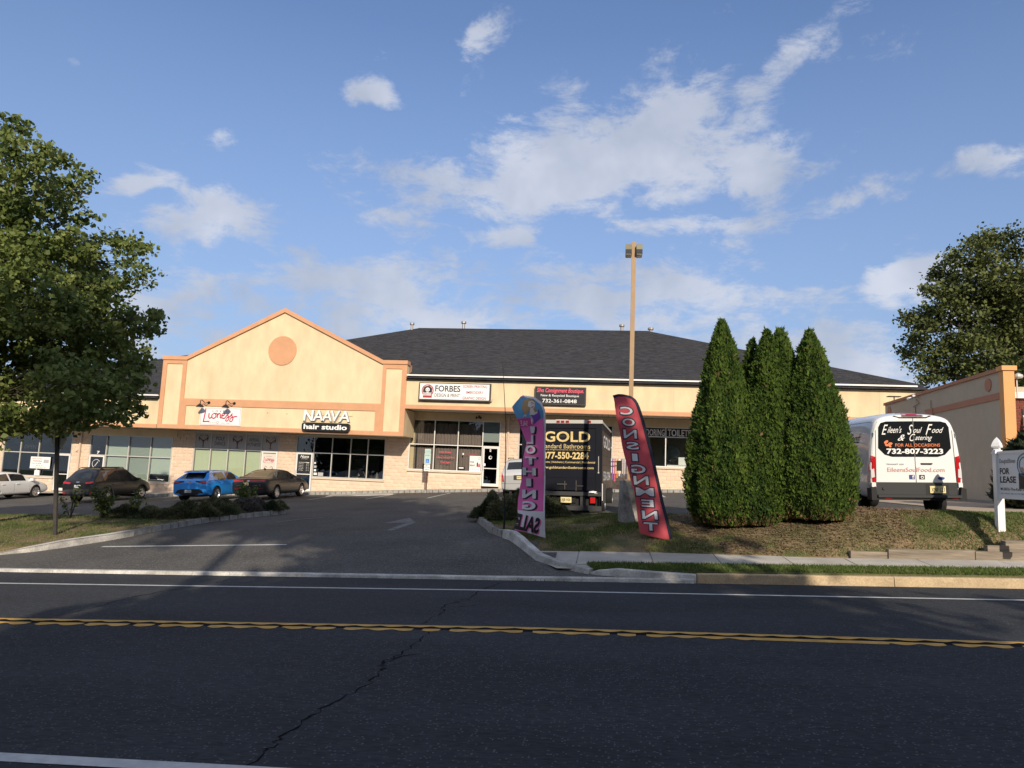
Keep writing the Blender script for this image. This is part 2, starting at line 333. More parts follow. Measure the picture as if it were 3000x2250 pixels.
LAWN_R = [(-3.55,20.3),(-2.74,17.8),(-2.06,16.75),(-1.72,15.9),(1,15.75),(4.8,15.4),(5,15.46),(8,15.46),(10.5,15.46),(10.0,15.9),(8.9,16.9),(8.2,17.1),(6.5,17.3),(4,18.6),(.8,20.),(-1.5,21.4),(-3.3,21.2)]
LAWN_L = [(-40,14.95),(-13.75,14.98),(-13.3,15.6),(-12.5,17.6),(-12.35,19.3),(-12.2,20.9),(-11.35,23.2),(-11.2,24.0),(-12.4,23.4),(-14.4,20.7),(-19.,21.1),(-40,22.4)]
RAMP = [(-3.68,20.43),(-2.86,17.7),(-2.2,16.7),(-1.75,15.6),(-1.4,14.72),(-.85,14.07),(-.3,13.6)]

# ground: one big sheet, road, lot
def far(x, y):
    if y < 13.4: return road(x, y) - .12
    return lot(x, y) - .18
xs = [-400,-200,-120,-80,-60] + fr(-50, 30, 4) + [40,60,90,150,250,400]; ys = [-300,-150,-80,-40,-20,-10,-4,0,3.5,5,8.5,12,13.3,13.5,15,17,20,23,27,31,36,40,50,65,90,150,300,600]
struct('ground', sheet(xs, ys, far), m_field, smooth=True)
struct('road', sheet([-250,-120] + fr(-80, 80, 4) + [120,250], [1.2,3.4,5.5,7,8.5,10,11.5,12.6,13.35], road), m_asph)
road_o = bpy.data.objects['road']
inR = [(-3.3,20.2),(-2.4,17.8),(-1.7,16.6),(-1.3,15.6),(-.6,14.5),(.3,13.9),(1.6,13.75),(1.6,12),(60,12),(60,14.5),(11,15),(9.6,16.2),(8.0,16.8),(6.3,17.1),(3.8,18.3),(.6,19.7),(-1.5,21.),(-2.9,20.9)]
inL = [(-200,12.5),(-14.6,12.5),(-13.9,15.2),(-13.2,16),(-12.9,19.3),(-12.7,21.),(-12.4,22.6),(-14.4,20.3),(-19.,20.7),(-200,22.0)]
xs = [-100,-80,-60,-50] + fr(-42, 20, .5) + [25,30,40,60]; ys = [13.4] + fr(13.8, 24, .4) + fr(25, 40, 1) + [45, 60, 80]
struct('parking_lot', sheet(xs, ys, lot, keep=lambda x, y: not inpoly(x, y, inR) and not inpoly(x, y, inL)), m_lot, smooth=True)
lot_o = bpy.data.objects['parking_lot']
# grass verge on the camera's side of the road
struct('verge', sheet(fr(-80, 80, 4), [-60,-30,-12,-6,-2,0,1.4], lambda x, y: road(x, 5) + .02), m_turf)

def strip(pts, w, fn, dz, mb=None, jitter=0.):    # flat ribbon along a polyline
    mb = mb or MB(); P = [Vector(p).to_2d() for p in pts]; Q = [P[0]]
    for a, b in zip(P, P[1:]):
        k = max(1, int((b - a).length / .5)); Q += [a.lerp(b, (t + 1) / k) for t in range(k)]
    L, Rr = [], []
    for i, p in enumerate(Q):
        d = (Q[min(i + 1, len(Q) - 1)] - Q[max(i - 1, 0)]).normalized(); nrm = Vector((-d.y, d.x)); ww = w * (1 + jitter * random.uniform(-1, 1)) / 2
        L.append(p + nrm * ww); Rr.append(p - nrm * ww)
    n = len(Q); vs = [(p.x, p.y, fn(p.x, p.y) + dz) for p in L + Rr]
    return mb.add(vs, [(i, n + i, n + i + 1, i + 1) for i in range(n - 1)])
strip([(-60,11.35),(-10.7,11.74),(-1.5,12.02),(6.3,12.0),(60,11.9)], .10, road, .004).part('edge_line', m_white_line, road_o)
strip([(-60,4.6),(-4.1,4.67),(-2.64,4.67),(40,4.6)], .13, road, .004).part('edge_line', m_white_line, road_o)
LATER_FLUSH = [(x, 13.31) for x in (-40,-20,-16,-13.6,-11,-8,-6,-4,-2,-.4,1.6)]
# yellow centre lines: scalloped and broken where the joint sealer has run over them
def yel():
    up = MB(); lo = MB(); tar = MB()
    def yc0(x): return interp(x, [-60, -7.7, -1, 4.5, 60], [8.40, 8.465, 8.74, 8.61, 8.55])
    x = -40.; PD = .33
    def e(t, ph): return .5 + .5 * math.sin(t * 2 * PI / PD + ph + 1.2 * noise.noise(Vector((t * .8, ph, 0))))
    def q(t): y = yc0(t); return y + .175, y + .175 - (.065 + .070 * e(t, 0) ** .6) * (1 + .15 * noise.noise(Vector((t * 2, 9, 0))))
    def q2(t):
        y = yc0(t); h = noise.noise(Vector((t * 1.7, 3, 0))); k = e(t, 2.4) ** .7 if not (1.7 < t < 3.1) else .85; w = .155 * (.40 + .60 * k)
        if k < .26 and h > .02: w = 0
        top = y - .035 - .012 * (1 - k); return top, top - w
    while x < 40:
        x2 = x + .03; a, b = q(x), q(x2); up.add([(x, a[1], road(x, a[1]) + .005), (x2, b[1], road(x2, b[1]) + .005), (x2, b[0], road(x2, b[0]) + .005), (x, a[0], road(x, a[0]) + .005)], [(0, 1, 2, 3)])
        a, b = q2(x), q2(x2)
        if a[0] - a[1] > .045 and b[0] - b[1] > .045: lo.add([(x, a[1], road(x, a[1]) + .005), (x2, b[1], road(x2, b[1]) + .005), (x2, b[0], road(x2, b[0]) + .005), (x, a[0], road(x, a[0]) + .005)], [(0, 1, 2, 3)])
        x = x2
    up.part('centre_line', m_yellow, road_o); lo.part('centre_line', m_yellow, road_o)
    strip([(x, yc0(x) + .02) for x in fr(-40, 40, 1)], .20, road, .002, jitter=.10).part('joint_sealer', m_tar, road_o)
yel()
def crack(pts, w, n=5):
    P = [Vector(p) for p in pts]; Q = []
    for a, b in zip(P, P[1:]):
        for k in range(n): q = a.lerp(b, k / n); Q.append((q.x + random.uniform(-.035, .035), q.y + random.uniform(-.03, .03)))
    mb = MB(); nn = len(Q); vs = []
    for i, q in enumerate(Q): ww = w * random.uniform(.15, 1.6); vs += [(q[0] - ww, q[1], road(*q) + .003), (q[0] + ww, q[1], road(*q) + .003)]
    mb.add(vs, [(2 * i, 2 * i + 1, 2 * i + 3, 2 * i + 2) for i in range(nn - 1)]); mb.part('road_crack', m_tar, road_o)
crack([(-1.4,13.3),(-1.81,12.96),(-2.03,12.04),(-2.03,11.03),(-2.3,10.34),(-2.18,9.87),(-2.23,9.25),(-2.18,8.86),(-2.02,8.46),(-2.04,7.98),(-2.09,7.59),(-2.2,7.14),(-2.07,7.0),(-2.12,6.92),(-2.08,6.46),(-2.22,6.04),(-2.27,5.76),(-2.31,5.33),(-2.32,5.09),(-2.32,4.93),(-2.32,4.2)], .009, 6)
crack([(-1.95,7.55),(-2.15,7.2),(-2.22,7.05)], .010); crack([(-6.88,12.79),(-6.91,12.29),(-7.2,11.2),(-7.27,10.46),(-7.25,10.01),(-7.17,9.21),(-7.24,8.76)], .010)
crack([(-2.3,10.34),(-2.02,10.28),(-1.8,10.5)], .011); crack([(-2.03,11.03),(-2.2,10.9),(-2.12,10.6)], .010); crack([(-2.2,9.0),(-2.5,8.9),(-2.9,8.95)], .007)
# lot markings
strip([(-11.96,15.98),(-7.47,16.33)], .11, lot, .006, jitter=.2).part('faded_line', m_worn if False else m_white_line, lot_o)
ar = MB(); ar.add([(x, y, lot(x, y) + .007) for x, y in [(-5.72,18.4),(-5.5,18.4),(-5.72,20.4),(-5.45,20.4),(-6.05,21.9),(-6.35,20.3),(-6.0,20.35)]], [(0, 1, 3, 2), (2, 3, 4), (6, 2, 4), (5, 6, 4)]); ar.part('turn_arrow', m_worn, lot_o)
strip([(-9.9,20.8),(-9.5,21.6),(-9.0,22.2)], .12, lot, .006).part('faded_line', m_worn, lot_o)
for x in (-23.9,-21.2,-18.1,-13.9,-11.1): strip([(x, 32.3), (x, 37.2)], .1, lot, .006).part('stall_line', m_white_line, lot_o)
for x in (-8.2,-5.5,-.2,2.6,4.0,6.9,9.8): strip([(x, 32.6), (x, 37.6)], .1, lot, .006).part('stall_line', m_white_line, lot_o)
strip([(-10.9, 35.9), (-5.4, 36.9)], .14, lot, .008, jitter=.3).part('faded_line', m_orange_line, lot_o)
strip([(-7.2, 37.0), (-5.4, 37.2)], .3, lot, .008, jitter=.3).part('faded_line', m_orange_line, lot_o)

# sidewalk slabs and kerbs on the right
pav = MB().add([(x, y, side(x, y) - .022) for x, y in [(-.9,13.9),(30,13.9),(30,15.9),(-1.75,15.95),(-1.4,14.9)]], [(0, 1, 2, 3, 4)]); struct('pavement', pav, m_conc); pav_o = bpy.data.objects['pavement']
sx = [-1.7,-.55,.95,2.25,3.6,4.75,6.1,7.6,9.1,10.6,12.1,13.6,16.6,19.6,22.6]
for a, b in zip(sx, sx[1:]):
    a2, b2 = a + .012, b - .012; y0 = 14.28; q = [(a2, slabb(a2)), (a2, y0 if a > -1 else 15.1), (b2, y0 if b > -.3 else 14.4), (b2, slabb(b2))]
    if a < -1.6: q = [(-1.62,15.88),(-1.60,15.4),(-1.28,14.78),(-.80,14.3),(-.56,14.3),(-.56,15.86)][::-1]
    dzr = random.uniform(-.006, .008); t = [(x, y, side(x, y) + dzr) for x, y in q]; u = [(x, y, z - .1) for x, y, z in t]
    MB().add(t + u, [tuple(range(len(q)))] + [(i, len(q) + i, len(q) + (i + 1) % len(q), (i + 1) % len(q)) for i in range(len(q))]).part('paving_slab', m_conc, pav_o)
def kerb(pts, top, w, base, mb, h0=None):          # pts: front bottom line; top(x,y), base(x,y) heights, body behind by w
    P = [Vector(p) for p in pts]; vs = []; n = len(P)
    for i, p in enumerate(P):
        d = (P[min(i + 1, n - 1)] - P[max(i - 1, 0)]).normalized(); nr = Vector((-d.y, d.x)); b = base(*p); t = top(i, *p); q = p + nr * .025; r = p + nr * w
        vs += [(p.x, p.y, b - .05), (q.x, q.y, t - .015), ((q + nr * .015).x, (q + nr * .015).y, t), (r.x, r.y, t), (r.x, r.y, b - .1)]
    fs = []
    for i in range(n - 1): fs += [(5 * i + k, 5 * (i + 1) + k, 5 * (i + 1) + k + 1, 5 * i + k + 1) for k in range(4)]
    fs += [tuple(range(5))[::-1], tuple(range(5 * (n - 1), 5 * n))]; mb.add(vs, fs); return mb
x = 1.66
for x2 in (5.0, 8.05, 11.1, 14.1, 17.1, 20.1, 30):   # sandy kerb in 3 m lengths
    kerb([(x + .006, 13.45 if x < 3 else 13.42), (x2 - .006, 13.42)], lambda i, a, b: road(a, 13.4) + .15, .16, lambda a, b: road(a, 13.4), MB()).part('kerb_stone', m_kerb_y, pav_o); x = x2
kerb([(-.42,13.75),(-.15,13.6),(.25,13.5),(.9,13.47),(1.65,13.45)], lambda i, a, b: road(a, 13.4) + [.06,.17,.21,.17,.135][i], .17, lambda a, b: road(a, 13.4), MB()).part('kerb_stone', m_kerb, pav_o)
# grass strip between kerb and sidewalk
strip_poly = [(-.2,13.78),(.3,13.68),(1.7,13.6),(30,13.58),(30,14.26),(-.35,14.36)]
struct('grass_strip', polyfill(strip_poly, lambda x, y: side(x, y) + .01, .25, .1), m_turf)
for a_, b_ in zip(LATER_FLUSH, LATER_FLUSH[1:]): kerb([(a_[0] + .004, a_[1]), (b_[0] - .004, b_[1])], lambda i, a, b: (lot(a, 13.4) if a < -.5 else road(a, 13.4) + .06) + .008, .17, lambda a, b: road(a, 13.3), MB()).part('flush_kerb', m_kerb, road_o)
# right-hand driveway kerb of granite blocks then cast white kerb
kr = thing('driveway_kerb', 'curved kerb of granite blocks and white concrete on the right of the driveway', 'kerb', (-2, 16.5, .2))
def along(pts, s):
    P = [Vector(p) for p in pts]; L = [(b - a).length for a, b in zip(P, P[1:])]; t = 0
    for i, l in enumerate(L):
        if s <= t + l or i == len(L) - 1: return P[i].lerp(P[i + 1], (s - t) / l), (P[i + 1] - P[i]).normalized()
        t += l
def blocks(pts, s0, s1, step, h, root, sd=1, wdt=.13, name='kerb_block', matl=None, fn=lot, dep=.1):
    s = s0
    while s < s1:
        st = step * random.uniform(.85, 1.15); p, d = along(pts, s + st / 2); nr = Vector((-d.y, d.x)) * sd; zb = fn(p.x, p.y); mb = MB(); l = st / 2 - .008; t = []
        hh = h + random.uniform(-.012, .012)
        for (a, b, z) in [(-l, 0, -dep), (l, 0, -dep), (l, wdt, -dep), (-l, wdt, -dep), (-l * .93, .018, hh), (l * .93, .018, hh), (l * .93, wdt, hh), (-l * .93, wdt, hh)]:
            v = p + d * a + nr * b; t.append((v.x, v.y, zb + z + random.uniform(-.004, .004)))
        mb.add(t, [(0, 1, 5, 4), (1, 2, 6, 5), (2, 3, 7, 6), (3, 0, 4, 7), (4, 5, 6, 7)]); mb.part(name, matl or m_belg, root); s += st
blocks(RAMP, 0, 3.9, .27, .17, kr)
kerb([(-2.42,17.0),(-2.2,16.7),(-1.95,16.1),(-1.75,15.6),(-1.55,15.1),(-1.4,14.72),(-1.15,14.38),(-.85,14.07),(-.55,13.84),(-.3,13.65)], lambda i, a, b: lot(a, b) + [.2,.22,.2,.17,.15,.14,.13,.12,.11,.1][i], .17, lot, MB()).part('cast_kerb', m_kerb, kr)
# left driveway kerb
kl = thing('driveway_kerb', 'low white kerb with granite blocks round the planting island on the left', 'kerb', (-13, 17, -.3))
KL = [(-16.5,14.78),(-14.3,14.8),(-13.63,14.88),(-13.15,15.3),(-12.85,15.9),(-12.5,16.8),(-12.3,17.6),(-12.2,19.3),(-12.1,20.9),(-11.5,22.3),(-11.05,23.7),(-11.2,24.2),(-12.3,23.5)]
k2 = kerb(KL[::-1][5:], lambda i, a, b: lot(a, b) + [.14,.15,.15,.16,.15,.13,.05,.02][min(i, 7)], .17, lot, MB())
kerb([KL[i] for i in (6,5,4,3,2,1,0)], lambda i, a, b: lot(a, b) + [.15,.16,.17,.13,.06,.025,.02][i], -.17, lot, MB()).part('cast_kerb', m_kerb, kl)
blocks(KL[6:], 0, 7.6, .36, .15, kl, sd=1)
for a, b in ((-17.6,-15.5),(-19.7,-17.6),(-21.8,-19.7)): MB().box(a + .01, b - .01, 14.95, 16.0, lot(a, 15) - .1, lot(a, 15) + .06).part('paving_slab', m_conc, pav_o)

# ------------------------------------------------------------------ lawns
def patchy(name, base, alt, sc, lo=.42, hi=.58):
    m = mat(name, base, .97, .3, sc, col2=alt, bump=.03, bscale=22, var2=.4, scale2=24); return m
m_lawn = patchy('lawn with bare patches', (.105, .115, .038), (.26, .175, .105), .9)
struct('lawn', polyfill(LAWN_R, lawn, .35, .35), m_lawn, smooth=True)
def lawnl(x, y): return lot(x, y) + .13 + .12 * max(0, min(1, (y - 15) / 3)) * max(0, min(1, (-13.5 - x) / 3))
struct('lawn', polyfill(LAWN_L, lawnl, .6, .35), m_lawn, smooth=True)
def inm(x, y): return noise.noise(Vector((x * .9, y * .9, 5))) + .5 * noise.noise(Vector((x * 2.3, y * 2.3, 1)))
def grass(name, poly, fn, n, h, dens, mats_, ypow=1.):
    x0, x1 = min(p[0] for p in poly), max(p[0] for p in poly); y0, y1 = min(p[1] for p in poly), max(p[1] for p in poly)
    V = np.empty((n * 3, 3)); F = np.arange(n * 3).reshape(-1, 3); k = 0; tone = np.empty(n)
    while k < n:
        x, y = random.uniform(x0, x1), random.uniform(y0, y1)
        if not inpoly(x, y, poly): continue
        d, tn = dens(x, y)
        if random.random() > d: continue
        a = random.uniform(0, 2 * PI); w = random.uniform(.006, .014); hh = h * random.uniform(.4, 1.3); lx, ly = random.gauss(0, .5) * hh, random.gauss(0, .5) * hh; z = fn(x, y) - .005
        V[3 * k] = (x - w * math.cos(a), y - w * math.sin(a), z); V[3 * k + 1] = (x + w * math.cos(a), y + w * math.sin(a), z); V[3 * k + 2] = (x + lx, y + ly, z + hh); tone[k] = min(1, max(0, tn + random.gauss(0, .22))); k += 1
    o = link(name, fastmesh(name, V, F, mats_, attr=tone)); o['kind'] = 'stuff'; return o
m_blade = mat('grass blade', (.085, .155, .026), .8, attr='tone', col2=(.33, .25, .12), transl=.35)
def dR(x, y):
    n = inm(x, y); mulch = max(0, min(1, (x - 1.6) / 1.2)) * max(0, min(1, (7.6 - x) / 2.2)) * max(0, min(1, (y - 15.5) / .6)); g = .62 + n * 1.1 - mulch * .95
    if x > 5.2: g += .35
    return max(.04, min(1, g)), .95 - max(0, min(1, g + .15)) * .85
grass('lawn_grass', LAWN_R, lawn, 52000, .045, dR, m_blade)
grass('lawn_grass', [(-24,14.95),(-13.75,15.),(-13.3,15.7),(-12.7,17.6),(-12.55,19.3),(-12.4,20.9),(-11.6,23.2),(-12.4,23.2),(-14.4,20.7),(-19.,21.1),(-24,21.4)], lawnl, 30000, .055, lambda x, y: (max(.25, min(1, .7 + inm(x, y))), .30 - .6 * inm(x, y)), m_blade)
grass('verge_grass', [(-.2,13.72),(.3,13.64),(12,13.6),(12,14.27),(-.35,14.38)], lambda x, y: side(x, y) + .01, 26000, .055, lambda x, y: (1, .12), m_blade)
grass('weeds', [(-1.6,13.28),(1.6,13.38),(1.6,13.5),(-1.6,13.48)], road, 260, .05, lambda x, y: (.3, .1), m_blade)
def mulch(n):
    V = []; k = 0
    while k < n:
        x, y = random.uniform(1.5, 8), random.uniform(15.4, 19)
        if not inpoly(x, y, LAWN_R) or dR(x, y)[0] > .55: continue
        a = random.uniform(0, PI); l, w = random.uniform(.02, .06), random.uniform(.006, .012); z = lawn(x, y) + random.uniform(.004, .02); c, s = math.cos(a), math.sin(a); t = random.uniform(-.015, .015)
        V += [(x - l * c - w * s, y - l * s + w * c, z), (x - l * c + w * s, y - l * s - w * c, z), (x + l * c + w * s, y + l * s - w * c, z + t), (x + l * c - w * s, y + l * s + w * c, z + t)]; k += 1
    o = link('mulch', fastmesh('mulch', np.array(V), np.arange(4 * n).reshape(-1, 4), mat('bark mulch', (.19, .11, .065), .95, attr='tone', col2=(.38, .27, .17)), attr=rng.random(n))); o['kind'] = 'stuff'
mulch(9000)
# timbers along the pavement
for i, (a, b, z0, z1, y, lab) in enumerate([(4.9,5.6,.42,.50,15.34,'short low weathered timber at the left end of the timber edging'),(5.6,7.2,.46,.585,15.30,'long grey weathered timber in the middle of the lawn edging'),(7.2,10.,.52,.63,15.28,'lower weathered timber under the stacked ends at the right'),(7.45,10.,.635,.75,15.34,'second timber stacked on the lower right timber'),(7.8,10.,.755,.85,15.42,'topmost timber of the stack at the right edge')]):
    mb = MB(); n = 7; vs = []
    for k in range(n):
        t = a + (b - a) * k / (n - 1); j = [random.uniform(-.006, .006) for _ in range(4)]; g = .035 * (t - a)
        vs += [(t, y + j[0], z0 - .08 + g), (t, y + j[1], z1 + j[1] + g), (t, y + .15, z1 + j[2] + g), (t, y + .15, z0 - .08 + g)]
    fs = []
    for k in range(n - 1): fs += [(4 * k + q, 4 * k + (q + 1) % 4, 4 * k + 4 + (q + 1) % 4, 4 * k + 4 + q) for q in range(4)]
    fs += [(0, 1, 2, 3), (4 * n - 1, 4 * n - 2, 4 * n - 3, 4 * n - 4)]
    o = mb.add(vs, fs).part('garden_timber', m_wood); o['label'] = lab; o['category'] = 'timber'; o['group'] = 'timbers edging the lawn'

# ------------------------------------------------------------------ the shopping centre
YW, YF = 40.0, 37.9
bl = thing('shopping_centre', 'long cream and orange stucco strip of shops with dark shingle roof', 'shop building', (-5, 40, .6))
# block-work: one shared mesh for whole and half blocks, the walls behind are mortar
BW, BH = .405, .2025
def blk(w, k):
    mb = MB(); r = random.uniform; b = .012
    vs = [(b, .0, b), (w - b, 0, b), (w - b, 0, BH - b), (b, 0, BH - b), (b + .012, -.016 - r(0, .012), b + .012), (w - b - .012, -.016 - r(0, .012), b + .012), (w - b - .012, -.016 - r(0, .012), BH - b - .012), (b + .012, -.016 - r(0, .012), BH - b - .012), (w * .5 + r(-.05, .05), -.030, BH * .5 + r(-.03, .03))]
    mb.add(vs, [(0, 1, 5, 4), (1, 2, 6, 5), (2, 3, 7, 6), (3, 0, 4, 7), (4, 5, 8), (5, 6, 8), (6, 7, 8), (7, 4, 8)]); return mb.mesh('block', m_block[k % 3])
FULL = [blk(BW, k) for k in range(9)]; HALF = [blk(BW / 2, k) for k in range(3)]
walls = []                      # (x0,x1,z0,z1) block rects
block_list = []
def block_wall(x0, x1, z0, z1, y=YW):
    walls.append((x0, x1, z0, z1)); r0 = math.ceil(z0 / BH - .4); r = r0
    while (r + 1) * BH <= z1 + .06:
        z = r * BH; x = x0; ph = (r % 2) * BW / 2; first = True
        x = math.floor((x0 - ph) / BW) * BW + ph
        while x < x1 - .05:
            a, b = max(x, x0), min(x + BW, x1)
            if b - a > .06: block_list.append((a, b, z))
            x += BW
        r += 1
    mb = MB().box(x0, x1, y + .001, y + .25, z0, z1); return mb
WR = [(-12.72,-11.33,.25,4.98),(-11.33,-7.03,.35,1.55),(-6.02,-4.97,.45,4.98),(-4.97,-3.4,.6,1.9),(.3,1.75,.8,4.53),(1.75,6.2,.85,2.24),(6.2,7.3,1.,4.53),(7.3,12.,1.,2.24),(12.,15.6,1.,4.53),
      (-25.97,-24.61,-.6,3.45),(-24.61,-20.35,-.6,.62),(-19.24,-18.15,-.4,3.45),(-17.05,-12.72,-.1,.90),
      (-26.0,-25.97,-.6,3.45),(-32.65,-31.46,-.9,3.0),(-30.35,-26.0,-.8,.18),(-33.7,-33.65,-.9,3.0),(-39.2,-37.35,-1.3,3.0),(-37.35,-33.75,-1.1,.22)]
wparts = {}
for q in WR:
    n0 = len(block_list); m = block_wall(*q); o = m.part('block_wall', m_mortar, bl)
    for k in range(n0, len(block_list)): wparts[block_list[k]] = o
vis = lambda b: -26 < b[0] < -4.8 or 1.7 < b[0] < 5.4
block_list.sort(key=lambda b: 0 if (b[0] > -20 and b[0] < -5 and b[2] > .0 and b[2] < 3.6) else (1 if vis(b) else 2))
rests = {}
for i, q in enumerate(block_list):
    a, b, z = q; w_ = wparts[q]
    if i < 300:
        big = b - a > .3; o = link('block', FULL[i * 7 % 9] if big else HALF[i % 3], w_); o.location = Vector((a, YW, z)) - wloc(w_); o.scale = ((b - a) / (BW if big else BW / 2), 1, 1)
    else:
        rest = rests.setdefault(w_, MB()); e = .012; r = random.uniform; rest.add([(a + e, YW, z + e), (b - e, YW, z + e), (b - e, YW, z + BH - e), (a + e, YW, z + BH - e), (a + .025, YW - .02 - r(0, .012), z + .025), (b - .025, YW - .02 - r(0, .012), z + .025), (b - .025, YW - .02 - r(0, .012), z + BH - .025), (a + .025, YW - .02 - r(0, .012), z + BH - .025)], [(0, 1, 5, 4), (1, 2, 6, 5), (2, 3, 7, 6), (3, 0, 4, 7), (4, 5, 6, 7)], random.randrange(3))
for w_, rest in rests.items(): ro = rest.part('blocks', m_block, w_); ro['kind'] = 'stuff'
# stucco lintel zones above the windows
st = MB()
for x0, x1, z0, z1 in [(-11.40,-5.80,4.57,4.98),(-4.97,15.6,4.53,4.98),(-39.2,-25.75,3.0,3.44),(-24.61,-19.24,3.37,3.45),(-18.15,-12.72,3.37,3.45)]: st.box(x0, x1, YW - .035, YW + .22, z0, z1)
st.part('stucco_lintel', m_cream, bl)
# carcass: side and back walls, ceilings, floors of the shops
ca = MB(); ca.box(15.35, 15.6, YW + .25, 62, -1, 6.6).box(-39.2, -38.95, YW + .25, 62, -2, 5.1).box(-39.2, 15.6, 61.8, 62, -2, 6.5).box(-11.4, -11.1, YW + .25, 62, -1, 6.5)
ca.part('outer_wall', m_cream, bl)
inn = MB()
for x0, x1, z0, z1 in [(-38.9,-32.2,-.45,3.2),(-32.2,-25.9,-.4,3.2),(-25.9,-18.8,.0,3.5),(-18.8,-11.5,.1,3.5),(-11.0,-5.5,.85,4.8),(-5.5,1,1.,4.8),(1,7,1.2,4.8),(7,15.3,1.3,4.8)]:
    inn.box(x0, x1, YW + .26, YW + 7, z0 - .1, z0, 1); inn.box(x0, x1, YW + .26, YW + 7, z1, z1 + .1, 0); inn.box(x0, x1, YW + 6.9, YW + 7, z0, z1, 0); inn.box(x0, x0 + .1, YW + .26, YW + 7, z0, z1, 0); inn.box(x1 - .1, x1, YW + .26, YW + 7, z0, z1, 0)
inn.part('shop_interior', [m_dark, m_floor_in], bl)
# fascias
def fascia(x0, x1, zb, zt, zband):
    MB().box(x0, x1, YF, YF + .25, zb + .02, zt).box(x0, x1, YF + .25, YW + .2, zt - .2, zt - .1).part('fascia', m_cream, bl)
    MB().box(x0, x1, YF - .045, YF - .002, zb, zband).part('orange_band', m_peach, bl)
    x = x0; so = MB()
    while x < x1: so.box(x + .01, min(x + .29, x1), YF + .02, YW - .04, zb + .02, zb + .05); x += .3
    o = so.part('soffit_panels', m_soffit, bl); o['kind'] = 'stuff'
    MB().box(x0, x1, YF + .02, YW, zb + .06, zb + .08).part('soffit_board', m_blackm, bl)
fascia(-11.08, 15.7, 4.98, 6.62, 5.20); fascia(-39.3, -25.75, 3.44, 5.13, 3.66)
for x in (-4.6, 3.4, 9.2, 13.6): MB().box(x, x + .012, YF - .004, YF, 5.22, 6.6).part('control_joint', m_cream2, bl)
# gable over the hair studio and the dance studio
gp = [(-25.68,3.46),(-11.1,3.46),(-11.1,7.55),(-12.5,7.55),(-18.46,10.48),(-24.22,7.55),(-25.68,7.55)]
MB().prism(gp, 1, YF, YF + .45).box(-11.35, -11.1, YF + .45, YW, 3.46, 4.97).box(-25.68, -25.45, YF + .45, YW, 3.46, 4.0).box(-25.66, -11.12, YF + .45, YW, 3.7, 3.8).part('gable_wall', m_cream, bl)
MB().box(-25.45, -11.35, YF + .05, YW - .04, 3.47, 3.5).part('soffit_board', m_soffit, bl)
MB().box(-11.099, -11.085, YF + .002, YW, 3.47, 4.96).part('gable_return', m_cream, bl)
tr = MB(); yp = YF - .05
def tb(x0, x1, z0, z1): tr.box(x0, x1, yp, YF - .001, z0, z1)
tb(-25.71, -25.45, 3.45, 7.43); tb(-24.46, -24.215, 4.79, 7.43); tb(-24.46, -24.03, 3.68, 4.79); tb(-25.45, -24.46, 7.20, 7.43)
tb(-25.45, -11.36, 3.45, 3.68); tb(-24.215, -12.47, 4.79, 5.20)
tb(-12.47, -12.27, 4.79, 7.43); tb(-12.76, -12.27, 3.68, 4.79); tb(-12.27, -11.36, 7.17, 7.43); tb(-11.36, -11.07, 3.45, 7.43)
tr.part('gable_trim', m_peach, bl)
tl = MB(); top = [(-25.74,7.43),(-24.22,7.43),(-18.46,10.30),(-12.5,7.43),(-11.05,7.43)]; to2 = [(-25.74,7.64),(-24.26,7.64),(-18.46,10.55),(-12.46,7.64),(-11.05,7.64)]
for i in range(4): tl.prism([top[i], top[i + 1], to2[i + 1], to2[i]], 1, YF - .11, YF + .5)
tl.part('gable_coping', m_peach, bl)
MB().lathe([(.84, YF - .045), (.84, YF - .001)], (-18.46, 0, 8.08), 48, axis=1).part('round_medallion', m_peach, bl)
MB().lathe([(.022, YF - .02), (.022, YF)], (-19.05, 0, 4.50), 8, 1).lathe([(.022, YF - .02), (.022, YF)], (-17.9, 0, 4.48), 8, 1).part('bolt_hole', m_ink, bl)
# roofs
def quad_shingle(P0, P1, P2, P3, mb, cw=.33, ex=.145):   # eave P0->P1, ridge P3<-P2 ; tabs as thin wedges
    P0, P1, P2, P3 = map(Vector, (P0, P1, P2, P3)); up = ((P3 + P2) / 2 - (P0 + P1) / 2); e = (P1 - P0).normalized(); nrm = e.cross(up).normalized(); upd = nrm.cross(e).normalized(); Lh = (P3 - P0).dot(upd)
    n = int(Lh / ex); r = random.random
    for k in range(n):
        t0, t1 = k / n, min(1, (k + 1.15) / n); a, b = P0.lerp(P3, t0), P1.lerp(P2, t0); L0 = (a - P0).dot(e); L1 = (b - P0).dot(e); a2, b2 = P0.lerp(P3, t1), P1.lerp(P2, t1); M0, M1 = (a2 - P0).dot(e), (b2 - P0).dot(e)
        x = L0 - (k % 3) * cw * .37 - r() * .1; base = P0 + upd * (k * Lh / n); tb2 = P0 + upd * (t1 * Lh)
        while x < L1:
            w = cw * (.7 + .6 * r()); xa, xb = max(x, L0), min(x + w - .008, L1); xa2, xb2 = max(xa, M0), min(xb, M1); th = .012 + .012 * r()
            if xb - xa > .04:
                if xb2 < xa2: xa2 = xb2 = (max(min(xa2, M1), M0))
                q = [base + e * xa + nrm * th, base + e * xb + nrm * th, tb2 + e * xb2 + nrm * .003, tb2 + e * xa2 + nrm * .003, base + e * xa - nrm * .004, base + e * xb - nrm * .004]
                mb.add(q, [(0, 1, 2, 3), (4, 5, 1, 0)], random.choices((0, 1, 2, 3), (4, 4, 2, 1.2))[0])
            x += w
